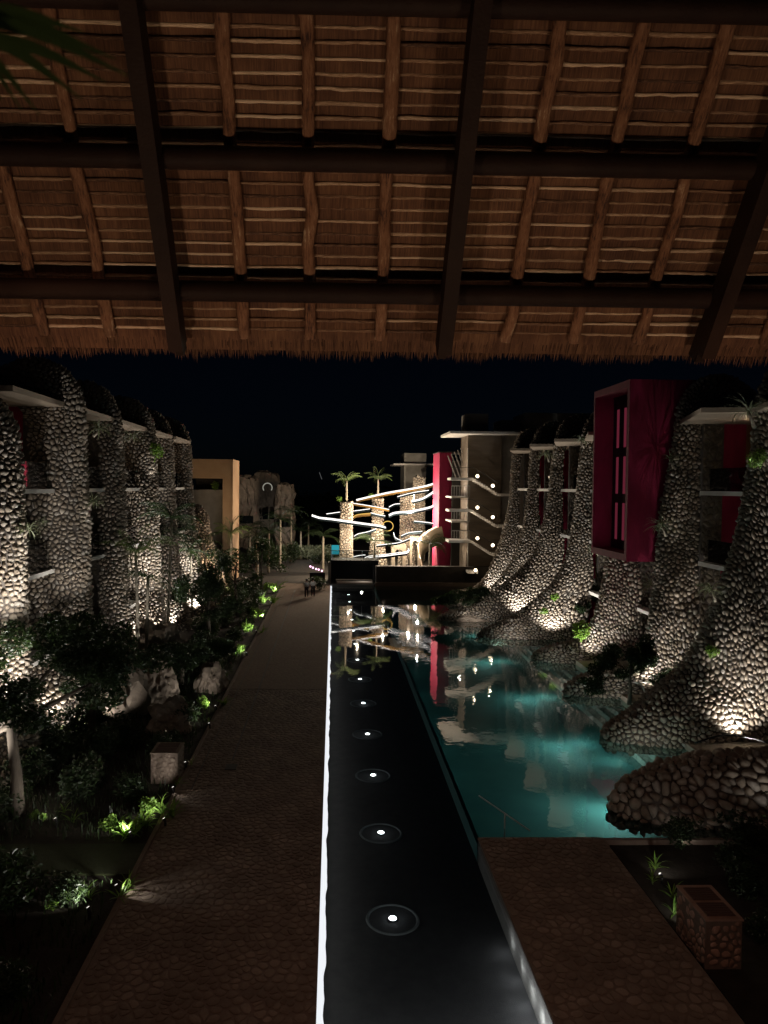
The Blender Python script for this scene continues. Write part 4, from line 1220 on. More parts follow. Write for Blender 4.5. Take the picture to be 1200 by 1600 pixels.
# ------------------------------------------------------------------ right wing: lamps and planting
FL = [(22.6, 12.6, 60, .4, -2.6), (29.3, 15.5, 620, .35, -2.1), (35.7, 15.0, 420, .3, -1.9), (42.6, 14.6, 520, .3, -2.0), (49.3, 14.3, 1000, .3, -2.1), (55.6, 13.8, 1000, .3, -2.2), (62.0, 14.2, 800, .3, -2.1), (68.5, 14.4, 700, .3, -2.0)]
for Yc, x, pw_, z, dy in FL:
    spot((x, Yc + dy + (.25 if Yc > 25 else 0), z), (x + .7, Yc - .6, 4.5), pw_, 120, NEUT, .7)
for Yc, pw_, z0 in ((29.3, 800, .4), (35.7, 1300, .4), (42.6, 300, .4), (49.3, 900, .4), (55.6, 800, .4), (62, 700, .4), (68.5, 500, .4)):
    spot((15.2, Yc - 3.4, z0), (16.9, Yc - .75, 7.5), pw_, 75, NEUT, 1)
for x, Yc, p_ in ((11.6, 29.3, 40), (12.6, 35.7, 50), (12.7, 42.6, 40), (11.6, 49.3, 110), (10.2, 55.6, 120), (11.4, 62, 100), (9.8, 22.6, 12)):
    spot((x, Yc - 2.6, .15), (x + .8, Yc - .6, 1.2), p_, 140, NEUT, 1)  # low fill spots added to bring up the stones of the feet
for z in (5.7, 9.1, 12.5): point((18.2, 32.2, z), 9, WARM, .05)  # points added in this bay to brighten its slabs and panels
TR = [(1052, 732, 35.3, 'bare branched tuft high on the tall slim buttress beside the bay window', .9), (1040, 838, 35.3, 'drooping tuft against the lower corner of the magenta bay window', 1.0),
      (1022, 930, 37.4, 'dark feathery tuft hanging below the balcony next to the bay window', 1.0), (1178, 668, 28.6, 'tall forked palm tuft above the green bush at the right edge', 1.2),
      (1118, 940, 28.9, 'twiggy tuft on the sloping side of the broad right edge buttress', .9), (912, 700, 48.6, 'tuft at the top of the first buttress left of the bay window', 1.0),
      (858, 722, 55.0, 'white lit forked tuft at the top of the buttress left of centre', 1.1), (934, 868, 42.0, 'tuft on the buttress below the bay window', .8)]
for px, py, Y, lab, sc in TR:
    p = D(px, py, Y - .3); tuft(p, lab, sc, tilt=(-.25, -.1), stem=.5)
    spot(p + Vector((-.25, -.15, -1.3)), p + Vector((.25, 0, .7)), 9 if Y < 40 else 34, 60, NEUT, .8)
for px, py, Y, lab, sc in ((1188, 712, 28.3, 'green leafy bush high on the right edge buttress', 1.0), (1110, 1010, 28.6, 'lit yellow green plant in a niche of the right edge buttress', .7),
                           (908, 990, 41.4, 'vivid green bush lit beside the buttress foot below the bay window', 1.7), (866, 928, 47.6, 'small green plant on the sloping foot of the first buttress left of the bay window', .8),
                           (850, 948, 47.2, 'tiny green plant at the base of the first buttress left of the bay window', .7)):
    p = D(px, py, Y); place(BUSHG[int(px) % 3], 'green_shrub', p - Vector((0, 0, .5)), lab, 'shrub', None, px, sc)
    spot(p + Vector((-.2, -.8, -.9)), p + Vector((0, 0, .2)), 25 if Y < 40 else 70, 90, NEUT)
tree(tuple(G(885, 1000) + Vector((1.3, .8, 0))), 2.8, clump(5, 1.1, 2.6), 6000, .15, 'dark round tree behind the vivid green bush at the pool', r=.1)
tree((13.6, 33.2, .1), 2.6, [((0, 0, 2.2), (1.1, .8, .8)), ((-1.0, .5, 1.9), (1.0, .8, .7)), ((1.0, .4, 2.4), (.9, .8, .8)), ((-1.6, 0, 1.0), (.7, .7, .6))], 9000, .12, 'dark shrubby tree over the foot of the tall slim buttress', r=.08)
tree((15.0, 32.6, .1), 1.8, [((0, 0, 1.4), (.8, .6, .7)), ((.6, .3, 1.0), (.6, .6, .6))], 1600, .13, 'dark bush right of the white curved rails', r=.05, name='shrub_tree')
tree(tuple(G(722, 966)), 1.9, [((0, 0, 1.8), (1.6, 1.2, .8)), ((-1.3, .4, 1.5), (1.0, .9, .6)), ((1.4, .3, 1.7), (1.1, .9, .7))], 6000, .15, 'small round topped tree on a rock in the far pool', r=.09)
g = G(728, 968); spot(g + Vector((-.5, -1.0, .15)), g + Vector((.1, 0, 1.2)), 30, 60, NEUT)
boulder((g.x, g.y, -.1), (1.6, .9, .45), 'low rock carrying the small round tree in the far pool', 23)
# right near bed
for q in range(34):
    y = 12.2 + RD.random() * 8; x = 9.3 + RD.random() * 4.2
    place(RD.choice(BUSHD), 'shrub', (x, y, -.05), 'dark leafy shrub in the unlit right bed, %s' % ('beyond the stone cabinet' if y > 16.6 else 'nearer than the stone cabinet'), 'shrub', 'dark shrubs right of the terrace, %s' % ('far half' if y > 16.6 else 'near half'), RD.uniform(0, 6.28), RD.uniform(.5, .95))
for q, (x, y) in enumerate(((8.2, 18.3), (8.4, 17.6), (8.1, 16.9), (8.6, 19.0), (9.2, 14.3), (8.7, 13.4))):
    strap_plant((x, y, -.05), 'dim strap leaf plant along the edge of the right terrace', 12, .6, 'strap leaf plants by the right terrace')
for px, py, lab, pw_ in ((1034, 1378, 'small lamp at the far corner of the right terrace bed', 6), (1063, 1452, 'small lamp at the left side of the right stone cabinet', 7)):
    garden_lamp(px, py, lab, pw_, (.1, .3, .3), plant=1, sc=.4, dx=.15)
palm((12.6, 18.6, 0), 1.6, 'dark low palm in front of the nearest buttress foot', 10, .7, FRDD, r=.07)
# pool lamps (under water, by the steps) and water glow
for px, py, pw_ in ((985, 1205, 150), (900, 1115, 90), (845, 1050, 80), (775, 1000, 70), (740, 965, 60), (955, 1140, 60)):
    g = G(px, py); spot((g.x - .2, g.y, -.2), (g.x - 2.2, g.y - .5, -1.5), pw_ * 1.7, 150, (.86, 1, .93), 1, .05); point((g.x + .3, g.y + .4, -.8), pw_ * .42, (.86, 1, .93), .05)
for y in (29, 32, 36, 40, 45, 50, 56, 62): point((CRX + .5, y, -.5), 2.2, (.7, 1, 1), .05)

# ------------------------------------------------------------------ far end: wall, dark grotto box, slide tower, stairs
ew = thing('end_wall', (12, 75, 0), 'low stone wall closing the far end of the pool', 'wall')
part_box('coping', mat('dim_stone', (.07, .06, .05), (.04, .035, .03), 1.5, .9, bmp=.7, bscale=7), ew, (CRX + .2, YF + .3, -.1), (20, YF + 1.2, 1.9))
part_box('base', MATS['dim_stone'], ew, (CRX + .5, YF + .301, -.1), (20, YF + 1.1, 1.0)) if False else None
gb = thing('dark_kiosk', (1.6, 77, 0), 'black open fronted box with glass railing on top at the end of the canal', 'kiosk')
gm = MB(); gm.box((-.2, 76, 0), (.3, 79, 2.0)); gm.box((4.2, 76, 0), (4.7, 79, 2.0)); gm.box((-.2, 76, 2.0), (4.7, 79, 2.3)); gm.box((.3, 78.7, 0), (4.2, 79, 2))
gm.build('shell', mat('matt_black', (.012, .012, .012), (.008, .008, .008), 3, .9, bmp=0, spec=.1), gb)
part_box('side_pier', GREYW, gb, (-.5, 75.8, 0), (-.2, 76.6, 2.1))
part_box('rail_pane', GLASS, gb, (-.2, 76.1, 2.3), (4.7, 76.12, 3.3)); MB().tube([(-.2, 76.11, 3.32), (4.7, 76.11, 3.32)], .03, 6).build('rail', STEEL, gb)
for x in (-.2, 1.4, 3.0, 4.7): MB().tube([(x, 76.11, 2.3), (x, 76.11, 3.3)], .025, 6).build('post', STEEL, gb)
mesh_obj('step', MB().box((.4, YF + .4, .1), (4.0, YF + 1.6, .22)).v, MB().box((0, 0, 0), (1, 1, 1)).f, PL, gb)

def stone_tower(px0, px1, pyt, pyb, Y, label, wide=1.0):
    a = D(px0, pyt, Y); b = D(px1, pyt, Y); zt = a.z; x0, x1 = a.x, b.x; r = (x1 - x0) / 2; cx = (x0 + x1) / 2
    t = thing('stone_tower', (cx, Y, 0), label, 'tower', 'stone towers of the slide structure')
    n = 20; H = zt; vs = []; pts = []
    MB().tube([(cx, Y, -.1), (cx, Y, H * .5), (cx, Y, H)], [r * wide, r * 1.0, r * .96], 20).build('core', MORTAR, t, True)
    L = 2 * math.pi * r; s = .34
    seeds = jitter_grid(-L / 2, L / 2, 0, H, s); polys = cells(seeds, s, lambda u, v: -L / 2 < u < L / 2 and .1 < v < H)
    rings, fs = lumps(polys, s, .03, .07, 6)
    A = np.vstack(rings); k = len(rings[0]); ang = A[:, 0] / r; rr = r * (1 + (wide - 1) * np.clip(1 - A[:, 1] / (H * .5), 0, 1)) + A[:, 2]
    W = np.column_stack([cx + rr * np.sin(ang), Y - rr * np.cos(ang), A[:, 1]])
    lay_stones(t, 'stone', [W[q * k:(q + 1) * k] for q in range(len(rings))], [np.array([0, -1., 0])] * len(rings), [f[::-1] for f in fs] if False else fs, STONE, 0)
    return t, Vector((cx, Y, H))


SB = 84.0
TW = [(532, 551, 784, 84, 'stone tower nearest the canal end with a palm on top, left in the slides', 1.15), (582, 599, 779, 90, 'stone tower with a palm on top in the middle of the slides', 1.9),
      (626, 647, 770, 92, 'broad stone tower behind the upper slides', 1.25), (646, 664, 745, 98, 'tallest stone tower next to the far magenta tower', 1.1)]
tops = []
for a, b, c, Y, lab, wd in TW:
    t, top = stone_tower(a, b, c, 880, Y, lab, wd); tops.append(top)
for top, lab in ((tops[0], 'small lit palm growing on top of the left slide tower'), (tops[1], 'small lit palm growing on top of the middle slide tower')):
    palm(top, 2.4, lab, 9, .95, FRD, r=.1); spot(top + Vector((.3, -1.2, .1)), top + Vector((0, 0, 3.4)), 160, 60, NEUT)
    place(BUSHG[1], 'green_shrub', top + Vector((-.8, -.2, 0)), 'small lit plant beside the palm on the slide tower', 'shrub', 'plants on the slide towers', 0, .9)


def slide(pts, Y0, Y1, label, led=WHITE, shell=CHUTE, w=.55, r=.055, under=True, nled=1):
    P = []
    n = len(pts)
    for k, (px, py) in enumerate(pts): P.append(tuple(D(px, py, Y0 + (Y1 - Y0) * k / (n - 1))))
    C = catmull(P, max(8, 5 * n)); t = thing('water_slide', tuple(C[0]), label, 'water slide', 'lit water slides on the stone towers')
    MB().tube(C, r, 6).build('led_edge', led, t, True)
    if nled > 1: MB().tube(C + np.array([0, w * 2, .1]), r * .8, 5).build('led_edge', led, t, True)
    if under:
        mb = MB(); m = 7
        for p in C:
            for q in range(m):
                a = math.pi * q / (m - 1); mb.v.append((p[0], p[1] + w - w * math.cos(a), p[2] - .04 - w * .75 * math.sin(a)))
        for i_ in range(len(C) - 1):
            for q in range(m - 1):
                a = i_ * m + q; mb.f.append([a, a + 1, a + m + 1, a + m])
        mb.build('chute', shell, t, True)
    return t


SLS = [([(557, 782), (582, 776), (610, 770), (640, 765), (666, 760), (686, 754)], 88, 86, 'longest top slide climbing from the middle palm tower to the far magenta tower', CHUTEY, 2),
       ([(621, 776), (644, 770), (670, 766)], 90, 90, 'short slide run just under the longest top slide', CHUTE, 1),
       ([(550, 786), (582, 791), (608, 796)], 86, 86, 'upper slide run descending right from the left palm tower', CHUTEY, 1),
       ([(608, 792), (616, 788), (625, 787)], 89, 90, 'short curved slide piece between the middle and broad towers', CHUTE, 1),
       ([(644, 784), (660, 780), (674, 772), (686, 763)], 88, 86, 'steep slide run bending up to the far magenta tower', CHUTE, 2),
       ([(510, 803), (532, 800), (555, 798), (578, 795)], 90, 88, 'faint slide run passing behind the left palm tower', CHUTE, 1),
       ([(487, 806), (500, 810), (518, 812), (560, 818), (590, 822), (603, 825)], 82, 82, 'long bright slide crossing in front of the left palm tower', CHUTE, 2),
       ([(608, 806), (618, 802), (640, 800), (662, 796), (676, 792), (679, 787)], 86, 84, 'curved slide run across the broad stone tower', CHUTE, 2),
       ([(647, 814), (666, 816), (686, 819)], 86, 84, 'straight lower slide run meeting the far magenta tower', CHUTE, 1),
       ([(579, 801), (590, 804), (602, 806)], 87, 87, 'short slide run over the amber loop', CHUTE, 1),
       ([(553, 838), (560, 834), (574, 831), (588, 826)], 84, 84, 'lower slide run climbing right from the left tower', CHUTE, 1),
       ([(627, 837), (640, 832), (660, 830)], 84, 84, 'low slide run above the beige ramp', CHUTE, 1),
       ([(615, 832), (618, 840), (628, 845)], 84, 83, 'short dropping slide hook below the amber loop', CHUTE, 1),
       ([(588, 852), (606, 850), (622, 848), (634, 844), (641, 841)], 83, 82, 'low slide run ending near the ground by the small dark palm', CHUTE, 1),
       ([(570, 874), (578, 871), (600, 869), (622, 866), (636, 864), (640, 859)], 80, 80, 'lowest slide run just above the end planting', CHUTE, 2),
       ([(552, 870), (561, 868), (571, 867)], 81, 81, 'short lowest slide stub beside the left tower', CHUTE, 1)]
for pts, a, b, lab, sh, nl in SLS: slide(pts, a, b, lab, WHITE, sh, .32, .045 if nl == 2 else .04, True, nl)
slide([(552, 807), (560, 804), (579, 802)], 87, 87, 'amber lit slide piece behind the left palm tower', AMBER, CHUTEY, .4, .06)
c = D(606, 822, 83)
t = thing('loop_light', tuple(c), 'amber glowing ring at the centre of the slides', 'light ring')
MB().tube([c + Vector((.6 * math.cos(a), 0, .55 * math.sin(a))) for a in np.linspace(0, 6.28, 22)], .05, 6).build('ring', AMBER, t, True)
for (px, py, Y, pw_) in ((560, 800, 79, 300), (600, 800, 84, 420), (640, 800, 85, 420), (655, 775, 92, 300), (600, 840, 84, 260), (545, 850, 80, 160), (650, 845, 84, 160)):
    point(D(px, py, Y), pw_ * 9, (1, .82, .6), .05)
# curved beige ramp
rp = thing('curved_ramp', tuple(D(665, 870, 82)), 'smooth beige curved ramp sweeping down from the far magenta tower', 'ramp')
mb = MB(); c_ = catmull([tuple(D(px, py, Y)) for px, py, Y in ((690, 822, 80), (672, 831, 80), (660, 840, 80.5), (656, 852, 81), (658, 874, 81))], 24)
for p in c_: mb.v += [(p[0], p[1], p[2]), (p[0], p[1] + 2.2, p[2]), (p[0] + .4, p[1] + 2.2, p[2] - 1.7), (p[0] + .4, p[1], p[2] - 1.7)]
for q in range(len(c_) - 1):
    for k in range(4):
        a = 4 * q + k; b = 4 * q + (k + 1) % 4; mb.f.append([a, b, b + 4, a + 4])
mb.build('ramp_body', mat('beige_render', (.27, .21, .14), (.2, .155, .1), 1, .7), rp, True)
for px0, px1, pyt, lab in ((640, 656, 838, 'low stone archway building under the beige ramp'), (612, 634, 850, 'low stone block behind the lowest slides')):
    a = D(px0, pyt, 86); b = D(px1, pyt, 86)
    t = thing('stone_arch', ((a.x + b.x) / 2, 86, 0), lab, 'archway'); mb = MB(); n = 12; w_h = (b.x - a.x) / 2; cx = (a.x + b.x) / 2; ri = w_h * .55; zt = a.z; zc = zt - w_h - .2
    vs = []
    for y in (85.5, 87):
        vs += [(cx - ri, y, 0)] + [(cx - ri * math.cos(math.pi * k / n), y, zc + ri * math.sin(math.pi * k / n)) for k in range(n + 1)] + [(cx + ri, y, 0)]
        vs += [(cx - w_h, y, 0)] + [(cx - w_h + 2 * w_h * k / n, y, zt) for k in range(n + 1)] + [(cx + w_h, y, 0)]
    m_ = n + 3; fs = []
    for o_ in (0, 2 * m_):
        for k in range(m_ - 1): fs.append([o_ + k, o_ + k + 1, o_ + m_ + k + 1, o_ + m_ + k])
    for k in range(m_ - 1):
        fs.append([k, k + 1, 2 * m_ + k + 1, 2 * m_ + k]); fs.append([m_ + k, m_ + k + 1, 3 * m_ + k + 1, 3 * m_ + k])
    mb.add(vs, fs); mb.build('arch_wall', VENEER, t)
# far magenta tower and round roofed tower behind
a = D(687, 707, 80); b = D(706, 707, 80)
mt = thing('magenta_tower', ((a.x + b.x) / 2, 82, 0), 'narrow magenta tower at the far end, its left face lit bright pink', 'tower')
part_box('wall', MAGENTA, mt, (a.x, 80, 0), (b.x, 85, a.z)); part_box('cap', BLACKMET, mt, (a.x - .05, 79.9, a.z), (b.x + 3, 85.1, a.z + .12))
for z, pw_ in ((5, 330), (9, 280), (2, 120)): point((a.x - 2.0, 81.5, z), pw_, (1, .8, .82), .05)
a = D(632, 708, 106); b = D(655, 727, 106)
ft = thing('far_block', ((a.x + b.x) / 2, 106, 0), 'dim distant block with a flat white slab behind the slides', 'building')
part_box('wall', GREYW, ft, (a.x, 106, 0), (b.x + 1, 112, a.z)); part_box('slab', CONC, ft, (a.x - 1.6, 105, b.z), (b.x + 2.5, 112, b.z + .2))

# stair building
sb = thing('stair_block', (15, 74, 0), 'dim stone stair block with white zigzag stairs and small glowing globes', 'building')
x0 = D(731, 700, 75).x; x1 = D(784, 700, 75).x
zt = D(731, 680, 75).z
part_box('wall', mat('dim_rock', (.2, .16, .12), (.1, .08, .06), .9, .9, bmp=1.0, bscale=2.2, stretch=(.4, 1, 2.5)), sb, (x0, 75, 0), (x1, 79, zt))
s0 = D(700, 677, 74); part_box('roof_slab', CONC, sb, (s0.x, 72.6, zt), (D(828, 677, 74).x, 79, zt + .22))
part_box('upper_block', GREYW, sb, (x0, 76, zt + .22), (x1 - 1.2, 79, D(731, 646, 76).z))
part_box('side_block', GREYW, sb, (x1, 75.6, 0), (x1 + 3.2, 79, D(813, 645, 76).z - .8)); part_box('side_block', GREYW, sb, (x1 + 2.1, 74, 13.8), (26, 79, D(832, 645, 74).z))
LF = [((703, 738), 748, (778, 773), 792), ((700, 735), 797, (775, 822), 786), ((700, 735), 845, (768, 866), 776), ((730, 745), 893, None, None)]
WM = MATS.get('white_metal'); gz = None
lampi = 0
LN = ['top', 'second', 'third', 'lowest']
lamp_lab = []
for q, ((la, lb), ly, en, le) in enumerate(LF):
    A = D(la, ly, 73.4); Bp = D(lb, ly, 73.4)
    part_box('landing', CONC, sb, (A.x, 72.8, A.z - .14), (Bp.x, 75, A.z + .1))
    if en:
        E = D(en[0], en[1], 73.4); ns = 11
        fl_ = thing('stair_flight', (0, 0, 0), '', '') if False else None
        for k in range(ns):
            f0, f1 = k / ns, (k + 1) / ns; z = Bp.z + (E.z - Bp.z) * (k + .5) / ns
            part_box('stair_step', CONC, sb, (Bp.x + (E.x - Bp.x) * f0, 72.9, z - .1), (Bp.x + (E.x - Bp.x) * f1 + .02, 74.6, z + .05))
        L2 = D(le, en[1], 73.4); part_box('landing', CONC, sb, (E.x + .06, 72.8, E.z - .14), (L2.x + .3, 75, E.z + .1))
        MB().tube([Bp + Vector((0, -.5, 1.1)), E + Vector((0, -.5, 1.1))], .03, 6).build('handrail', BLACKMET, sb)
        MB().tube([A + Vector((0, -.5, 1.1)), Bp + Vector((0, -.5, 1.1))], .03, 6).build('handrail', BLACKMET, sb)
    for (px, py) in ([(746, ly - 4), (770, en[1] - 14 if en else 0)] if en else [(743, ly - 2)]):
        p = D(px, py, 72.6)
        t = thing('wall_lamp', tuple(p), 'small glowing globe on the %s flight of the outdoor stairs, %s one' % (LN[q], 'upper' if px < 750 else 'lower'), 'lamp', 'globe lamps on the outdoor stairs')
        import bmesh
        bm = bmesh.new(); bmesh.ops.create_icosphere(bm, subdivisions=2, radius=.17); me = bpy.data.meshes.new('globe'); bm.to_mesh(me); bm.free(); me.materials.append(LAMPW)
        o = bpy.data.objects.new('globe', me); COL.objects.link(o); o.parent = t
        MB().tube([p + Vector((0, .1, -.3)), p + Vector((0, 0, -.15))], [.06, .09], 8).build('bracket', BLACKMET, t)
        point(p + Vector((0, -.35, 0)), 11, (1, .8, .58), .03)
# balconies between magenta tower and stairs
for q, ly in enumerate((704 / 4 + 600, 855 / 4 + 600, 980 / 4 + 600)):
    A = D(703, ly, 76); Bp = D(731, ly, 76)
    part_box('balcony_slab', CONC, sb, (A.x, 75, A.z - .12), (Bp.x, 79, A.z + .05))
    MB().tube([A + Vector((0, -1, 1.1)), Bp + Vector((0, -1, 1.1))], .03, 5).build('handrail', STEEL, sb)
    for k in range(8):
        x = A.x + (Bp.x - A.x) * k / 7; MB().tube([(x, 75, A.z), (x, 75, A.z + 1.1)], .018, 4).build('baluster', STEEL, sb)
MB().tube([D(731, 700, 74.9), D(731, 885, 74.9)], .05, 6).build('post', CONC, sb)
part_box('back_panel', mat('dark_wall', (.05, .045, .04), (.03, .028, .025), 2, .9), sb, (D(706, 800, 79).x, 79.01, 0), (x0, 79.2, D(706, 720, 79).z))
for q in range(7):
    a = D(700 + q * 5, 712 - q * 3, 78); MB().bar(a + Vector((0, 0, 0)), a + Vector((1.0, 0, -2.6)), .1, .12, (0, 1, 0)).build('canopy_bar', GREYW, sb)
point(D(722, 762, 76.5), 30, (1, .9, .8), .05); point(D(722, 860, 75), 20, (1, .8, .6), .05)

# ochre building, far left
a = D(292, 717, 76); b = D(364, 717, 76); zt = a.z
ob = thing('ochre_building', ((a.x + b.x) / 2, 78, 0), 'ochre rendered block with open square frame beyond the left wing', 'building')
xl, xr = a.x, b.x; lw_ = D(348, 717, 76).x
zb_ = D(300, 747, 76).z
part_box('beam', OCHRE, ob, (xl, 76, zb_), (lw_, 81, zt)); part_box('column', OCHRE, ob, (lw_, 76, -.1), (xr, 81, zt))
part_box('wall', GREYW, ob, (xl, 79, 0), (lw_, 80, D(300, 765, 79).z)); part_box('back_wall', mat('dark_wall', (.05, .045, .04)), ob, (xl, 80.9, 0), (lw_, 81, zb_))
spot((xl + 3.5, 69.8, 6.5), (xl + 2.6, 76, 11.0), 260, 110, (1, .74, .48)); spot((xr - .6, 72.5, 5.5), (xr - .5, 76, 10), 60, 80, (1, .7, .4))
place(BUSHG[2], 'green_shrub', (xl + 2.5, 78.4, D(300, 765, 79).z - .1), 'planter bush inside the frame of the ochre building', 'shrub', None, 0, 1.4)
# far rocky buildings
for k, (pa, pb2, pt, Y, lab) in enumerate(((366, 402, 745, 120, 'distant rounded rock building right of the ochre block'), (396, 436, 738, 128, 'distant rocky dome with a lit ring window'), (432, 458, 757, 118, 'distant low rocky block lit from the side'))):
    a = D(pa, pt, Y); b = D(pb2, pt, Y); cx = (a.x + b.x) / 2; r = (b.x - a.x) / 2
    t = thing('rock_building', (cx, Y, 0), lab, 'building', 'distant rocky resort buildings')
    import bmesh
    from mathutils import noise as mn
    bm = bmesh.new(); bmesh.ops.create_cube(bm, size=2); bmesh.ops.subdivide_edges(bm, edges=bm.edges[:], cuts=10, use_grid_fill=True)
    for v in bm.verts:
        q = v.co.copy(); f = q.length ** .35; v.co = Vector((q.x * r / f * 1.1, q.y * 3, max(0, (q.z + 1) / 2 * a.z * (1 - .06 * q.x * q.x)))) + Vector((mn.noise(q * 3 + Vector((k, 0, 0))), mn.noise(q * 3.1), mn.noise(q * 2.7) * .8)) * .8
    me = bpy.data.meshes.new('rock_wall'); bm.to_mesh(me); bm.free(); me.materials.append(BOULDER); o = bpy.data.objects.new('rock_wall', me); COL.objects.link(o); o.parent = t
    spot((cx + 1, Y - 9, 1), (cx, Y, a.z * .7), (120, 240, 420)[k], 80, NEUT, 1, .3)
    for w3 in range(3):
        part_box('window', DARKGL, t, (cx - r * .6 + w3 * r * .5, Y - 3.9, a.z * .35), (cx - r * .6 + w3 * r * .5 + .9, Y - 3.4, a.z * .35 + 1.2))
c = D(418, 762, 122)
t = thing('ring_window', tuple(c), 'small lit ring on the distant rocky dome', 'window')
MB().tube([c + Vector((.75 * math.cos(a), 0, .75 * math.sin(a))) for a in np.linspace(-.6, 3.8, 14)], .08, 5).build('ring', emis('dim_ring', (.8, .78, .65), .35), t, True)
t = thing('light_mast', tuple(D(501, 755, 110)), 'faint slanted white line of a mast against the night sky', 'mast')
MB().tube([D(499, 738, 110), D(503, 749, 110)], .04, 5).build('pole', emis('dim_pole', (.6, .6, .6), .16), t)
# far planting
FARP = [(455, 905, 800, 96), (438, 905, 812, 88), (420, 900, 830, 84), (470, 900, 830, 100), (402, 900, 842, 78), (505, 900, 838, 84), (585, 900, 846, 79), (672, 900, 850, 78), (390, 905, 826, 92), (482, 900, 820, 108)]
FL_ = ['tall one left of the slides', 'one left of the pink lights', 'low one above the two walkers', 'one just left of the long bright slide', 'one below the distant rock buildings', 'one against the left slide tower', 'one in front of the middle slide tower', 'one at the foot of the beige ramp', 'one in front of the rocky ring dome', 'tallest one beside the long slide']
for k, (px, pb_, pt, Y) in enumerate(FARP):
    p = D(px, pt, Y)
    palm((p.x, Y, 0), p.z, 'dark distant palm at the far end, ' + FL_[k], 10, 1.25, FRDD, r=.12, group='distant palms at the far end')
for k in range(46):
    px = RD.uniform(300, 700); Y = RD.uniform(77, 80) if px > 520 else RD.uniform(70, 110)
    p = D(px, 800, Y)
    if 515 < px < 600 and Y < 80: continue
    if px < 452 or px > 500 or Y > 80:
        if px < 500 and Y < 76 and p.x > -5.4: continue
        place(RD.choice(BUSHD), 'shrub', (p.x, Y, -.05 if Y > 76.5 else -.05), 'dark shrub of the far planting behind the canal end', 'shrub', 'dark shrubs at the far end', RD.uniform(0, 6), (1.6, 1.6, RD.uniform(1.2, 3.2) if px < 470 else 1.2))
for px, py, Y in ((432, 830, 86), (455, 842, 92), (470, 850, 90), (405, 848, 80), (485, 800, 112), (360, 822, 74), (640, 893, 77), (700, 893, 76), (565, 893, 76.5)):
    p = D(px, py, Y); point(p + Vector((0, -.9, -.3)), 34, NEUT, .1)
hd = thing('hedge', tuple(D(460, 870, 100)), 'pale lit low hedge strip in the distance', 'hedge'); mb = MB(); a = D(440, 868, 100); b = D(520, 868, 100)
leaf_cloud(mb, [((a.x + (b.x - a.x) * k / 9, 100, 1.0), (1.2, .8, 1.0)) for k in range(10)], 2400, .35); mb.build('foliage', LEAFS, hd)
point((a.x + 3.5, 97.6, 2.4), 150, NEUT, .3); point((b.x, 97.6, 2.4), 120, NEUT, .3)
pt_ = thing('pool_window', tuple(D(524, 858, 92)), 'small bright cyan patch of lit water behind the left slide tower', 'pool'); a = D(518, 866, 92); b = D(530, 852, 92)
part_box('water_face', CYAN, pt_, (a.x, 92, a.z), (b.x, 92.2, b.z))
t = thing('marker_lights', tuple(G(497, 890)), 'slanting row of small pink lights at the far end of the promenade', 'light row')
part_box('board', BLACKMET, t, (D(484, 885, 76).x, 76, .0), (D(508, 885, 76).x, 76.3, 1.0))
for k, (px, py) in enumerate(((485, 885), (489, 887), (494, 889), (498, 890), (503, 892))):
    p = D(px, py, 75.9); MB().tube([p, p + Vector((0, -.05, 0))], .1, 8).build('lamp', REDL, t)
# treeline against the sky
tl = MB(); cs = [((x, 210 + RD.uniform(-10, 10), RD.uniform(2, 6)), (9, 5, RD.uniform(4, 7))) for x in np.linspace(-120, 60, 26)]
leaf_cloud(tl, cs, 9000, 1.6); tag(tl.build('far_woodland', LEAFD), kind='stuff')

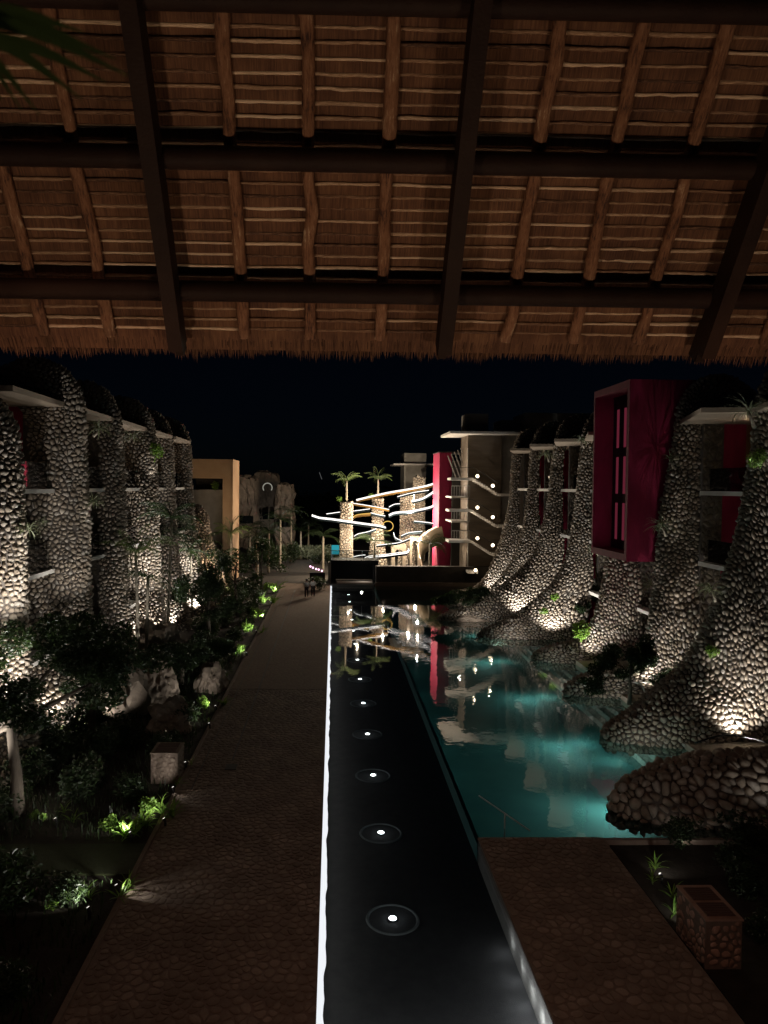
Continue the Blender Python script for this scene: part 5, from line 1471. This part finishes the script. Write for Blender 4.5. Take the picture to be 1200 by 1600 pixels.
# ------------------------------------------------------------------ two walkers
def person(loc, label, top, h=1.7, step=.18):
    x, y, z = loc; s = h / 1.75
    J = {'p': (0, 0, .95), 'c': (0, 0, 1.2), 'n': (0, 0, 1.48), 'hd': (0, -.01, 1.62), 'hd2': (0, 0, 1.72), 'lh': (-.1, 0, .92), 'rh': (.1, 0, .92), 'lk': (-.11, step * .5, .5), 'rk': (.11, -step * .3, .5),
         'lf': (-.11, step, .08), 'rf': (.11, -step, .08), 'lt': (-.12, step + .16, .04), 'rt': (.12, -step + .16, .04), 'ls': (-.19, 0, 1.42), 'rs': (.19, 0, 1.42), 'le': (-.25, -.04, 1.14), 're': (.25, .05, 1.14),
         'lw': (-.25, .06, .9), 'rw': (.25, .14, .9), 'lm': (-.25, .08, .8), 'rm': (.25, .17, .8)}
    Rr = {'p': .15, 'c': .14, 'n': .06, 'hd': .095, 'hd2': .08, 'lh': .1, 'rh': .1, 'lk': .06, 'rk': .06, 'lf': .04, 'rf': .04, 'lt': .035, 'rt': .035, 'ls': .07, 'rs': .07, 'le': .042, 're': .042, 'lw': .03, 'rw': .03, 'lm': .03, 'rm': .03}
    E = [('p', 'c'), ('c', 'n'), ('n', 'hd'), ('hd', 'hd2'), ('p', 'lh'), ('p', 'rh'), ('lh', 'lk'), ('rh', 'rk'), ('lk', 'lf'), ('rk', 'rf'), ('lf', 'lt'), ('rf', 'rt'), ('c', 'ls'), ('c', 'rs'), ('ls', 'le'), ('rs', 're'), ('le', 'lw'), ('re', 'rw'), ('lw', 'lm'), ('rw', 'rm')]
    t = thing('person', loc, label, 'person', 'two people walking away on the promenade')
    def skin(keys, name, m, grow):
        ks = list(keys); me = bpy.data.meshes.new(name)
        me.from_pydata([tuple(c * s for c in J[k]) for k in ks], [(ks.index(a), ks.index(b)) for a, b in E if a in ks and b in ks], []); me.materials.append(m)
        o = bpy.data.objects.new(name, me); COL.objects.link(o); o.parent = t
        md = o.modifiers.new('skin', 'SKIN')
        if not me.skin_vertices: pass
        for k, v in enumerate(me.skin_vertices[0].data): v.radius = ((Rr[ks[k]] + grow) * s,) * 2; v.use_root = (k == 0)
        o.modifiers.new('sub', 'SUBSURF').levels = 1; o.modifiers['sub'].render_levels = 1
    try:
        for nm, ks, m, g_ in (('body', J.keys(), mat('skin_tone', (.4, .24, .17), (.35, .2, .14), 9, .6), 0), ('shirt', ['c', 'p', 'n', 'ls', 'rs', 'le', 're'], top, .022), ('trousers', ['p', 'lh', 'rh', 'lk', 'rk', 'lf', 'rf'], mat('dark_cloth', (.05, .04, .05), (.03, .03, .03), 9, .9), .018)):
            ks = list(ks); me = bpy.data.meshes.new(nm)
            me.from_pydata([tuple(c * s for c in J[k]) for k in ks], [(ks.index(a), ks.index(b)) for a, b in E if a in ks and b in ks], []); me.materials.append(m)
            o = bpy.data.objects.new(nm, me); COL.objects.link(o); o.parent = t
            o.modifiers.new('skin', 'SKIN')
            lay = me.skin_vertices[0].data if me.skin_vertices else me.attributes.new('dummy', 'FLOAT', 'POINT')
            for k, v in enumerate(lay): v.radius = ((Rr[ks[k]] + g_) * s,) * 2; v.use_root = (k == 0)
            md = o.modifiers.new('sub', 'SUBSURF'); md.levels = 1; md.render_levels = 1
    except Exception as ex:
        print('person', ex)
    import bmesh
    bm = bmesh.new(); bmesh.ops.create_uvsphere(bm, u_segments=12, v_segments=8, radius=.12 * s)
    me = bpy.data.meshes.new('hair'); bm.to_mesh(me); bm.free(); me.materials.append(mat('dark_hair', (.02, .015, .012), (.015, .01, .01), 9, .6)); o = bpy.data.objects.new('hair', me); COL.objects.link(o); o.parent = t; o.location = (0, -.03 * s, 1.69 * s)
    return t


WSH = mat('white_shirt', (.75, .73, .7), (.65, .63, .6), 9, .8, bmp=0); PSH = mat('grey_shirt', (.45, .43, .41), (.4, .38, .36), 9, .8, bmp=0)
g1 = G(489, 933); g2 = G(479, 934)
person((g1.x, g1.y, .001), 'person in white top and dark trousers on the far promenade, right of the pair', WSH)
person((g2.x, g2.y, .001), 'person in greyish top and dark trousers on the far promenade, left of the pair', PSH, 1.66, -.15)
spot((g1.x + .3, g1.y - 3.2, 3.0), (g1.x - .3, g1.y, 1.3), 70, 22, NEUT, 1)  # unseen spot added to brighten the walkers' shirts

# ------------------------------------------------------------------ frond hanging in beside the viewer
fp = thing('palm_frond', (-.55, .8, 10.5), 'blurred dark green palm frond hanging in at the top left corner', 'palm frond')
tips = [(200, 118), (180, 92), (130, 50), (128, 155), (62, 180), (34, 172), (4, 160), (90, 130), (165, 128)]
for k, (px, py) in enumerate(tips):
    Y = .8 + .02 * k; a = D(-110 + 6 * k, 10 + 5 * k, Y); b = D(px, py, Y); m_ = a.lerp(b, .5) + Vector((0, 0, .012)); w_2 = .0088
    mb = MB(); c_ = catmull([a, m_, b], 9)
    for q, p in enumerate(c_):
        ww = w_2 * math.sin(math.pi * min(.97, .25 + .75 * q / 8)); mb.v += [(p[0], p[1], p[2] + ww), (p[0], p[1] + ww * .5, p[2]), (p[0], p[1], p[2] - ww)]
    for q in range(8):
        z = 3 * q; mb.f += [[z, z + 1, z + 4, z + 3], [z + 1, z + 2, z + 5, z + 4]]
    mb.build('leaflet', LEAFP, fp, True)
for o in list(bpy.data.objects):
    if 'base' in o.keys(): del o['base']
print('objects', len(bpy.data.objects))
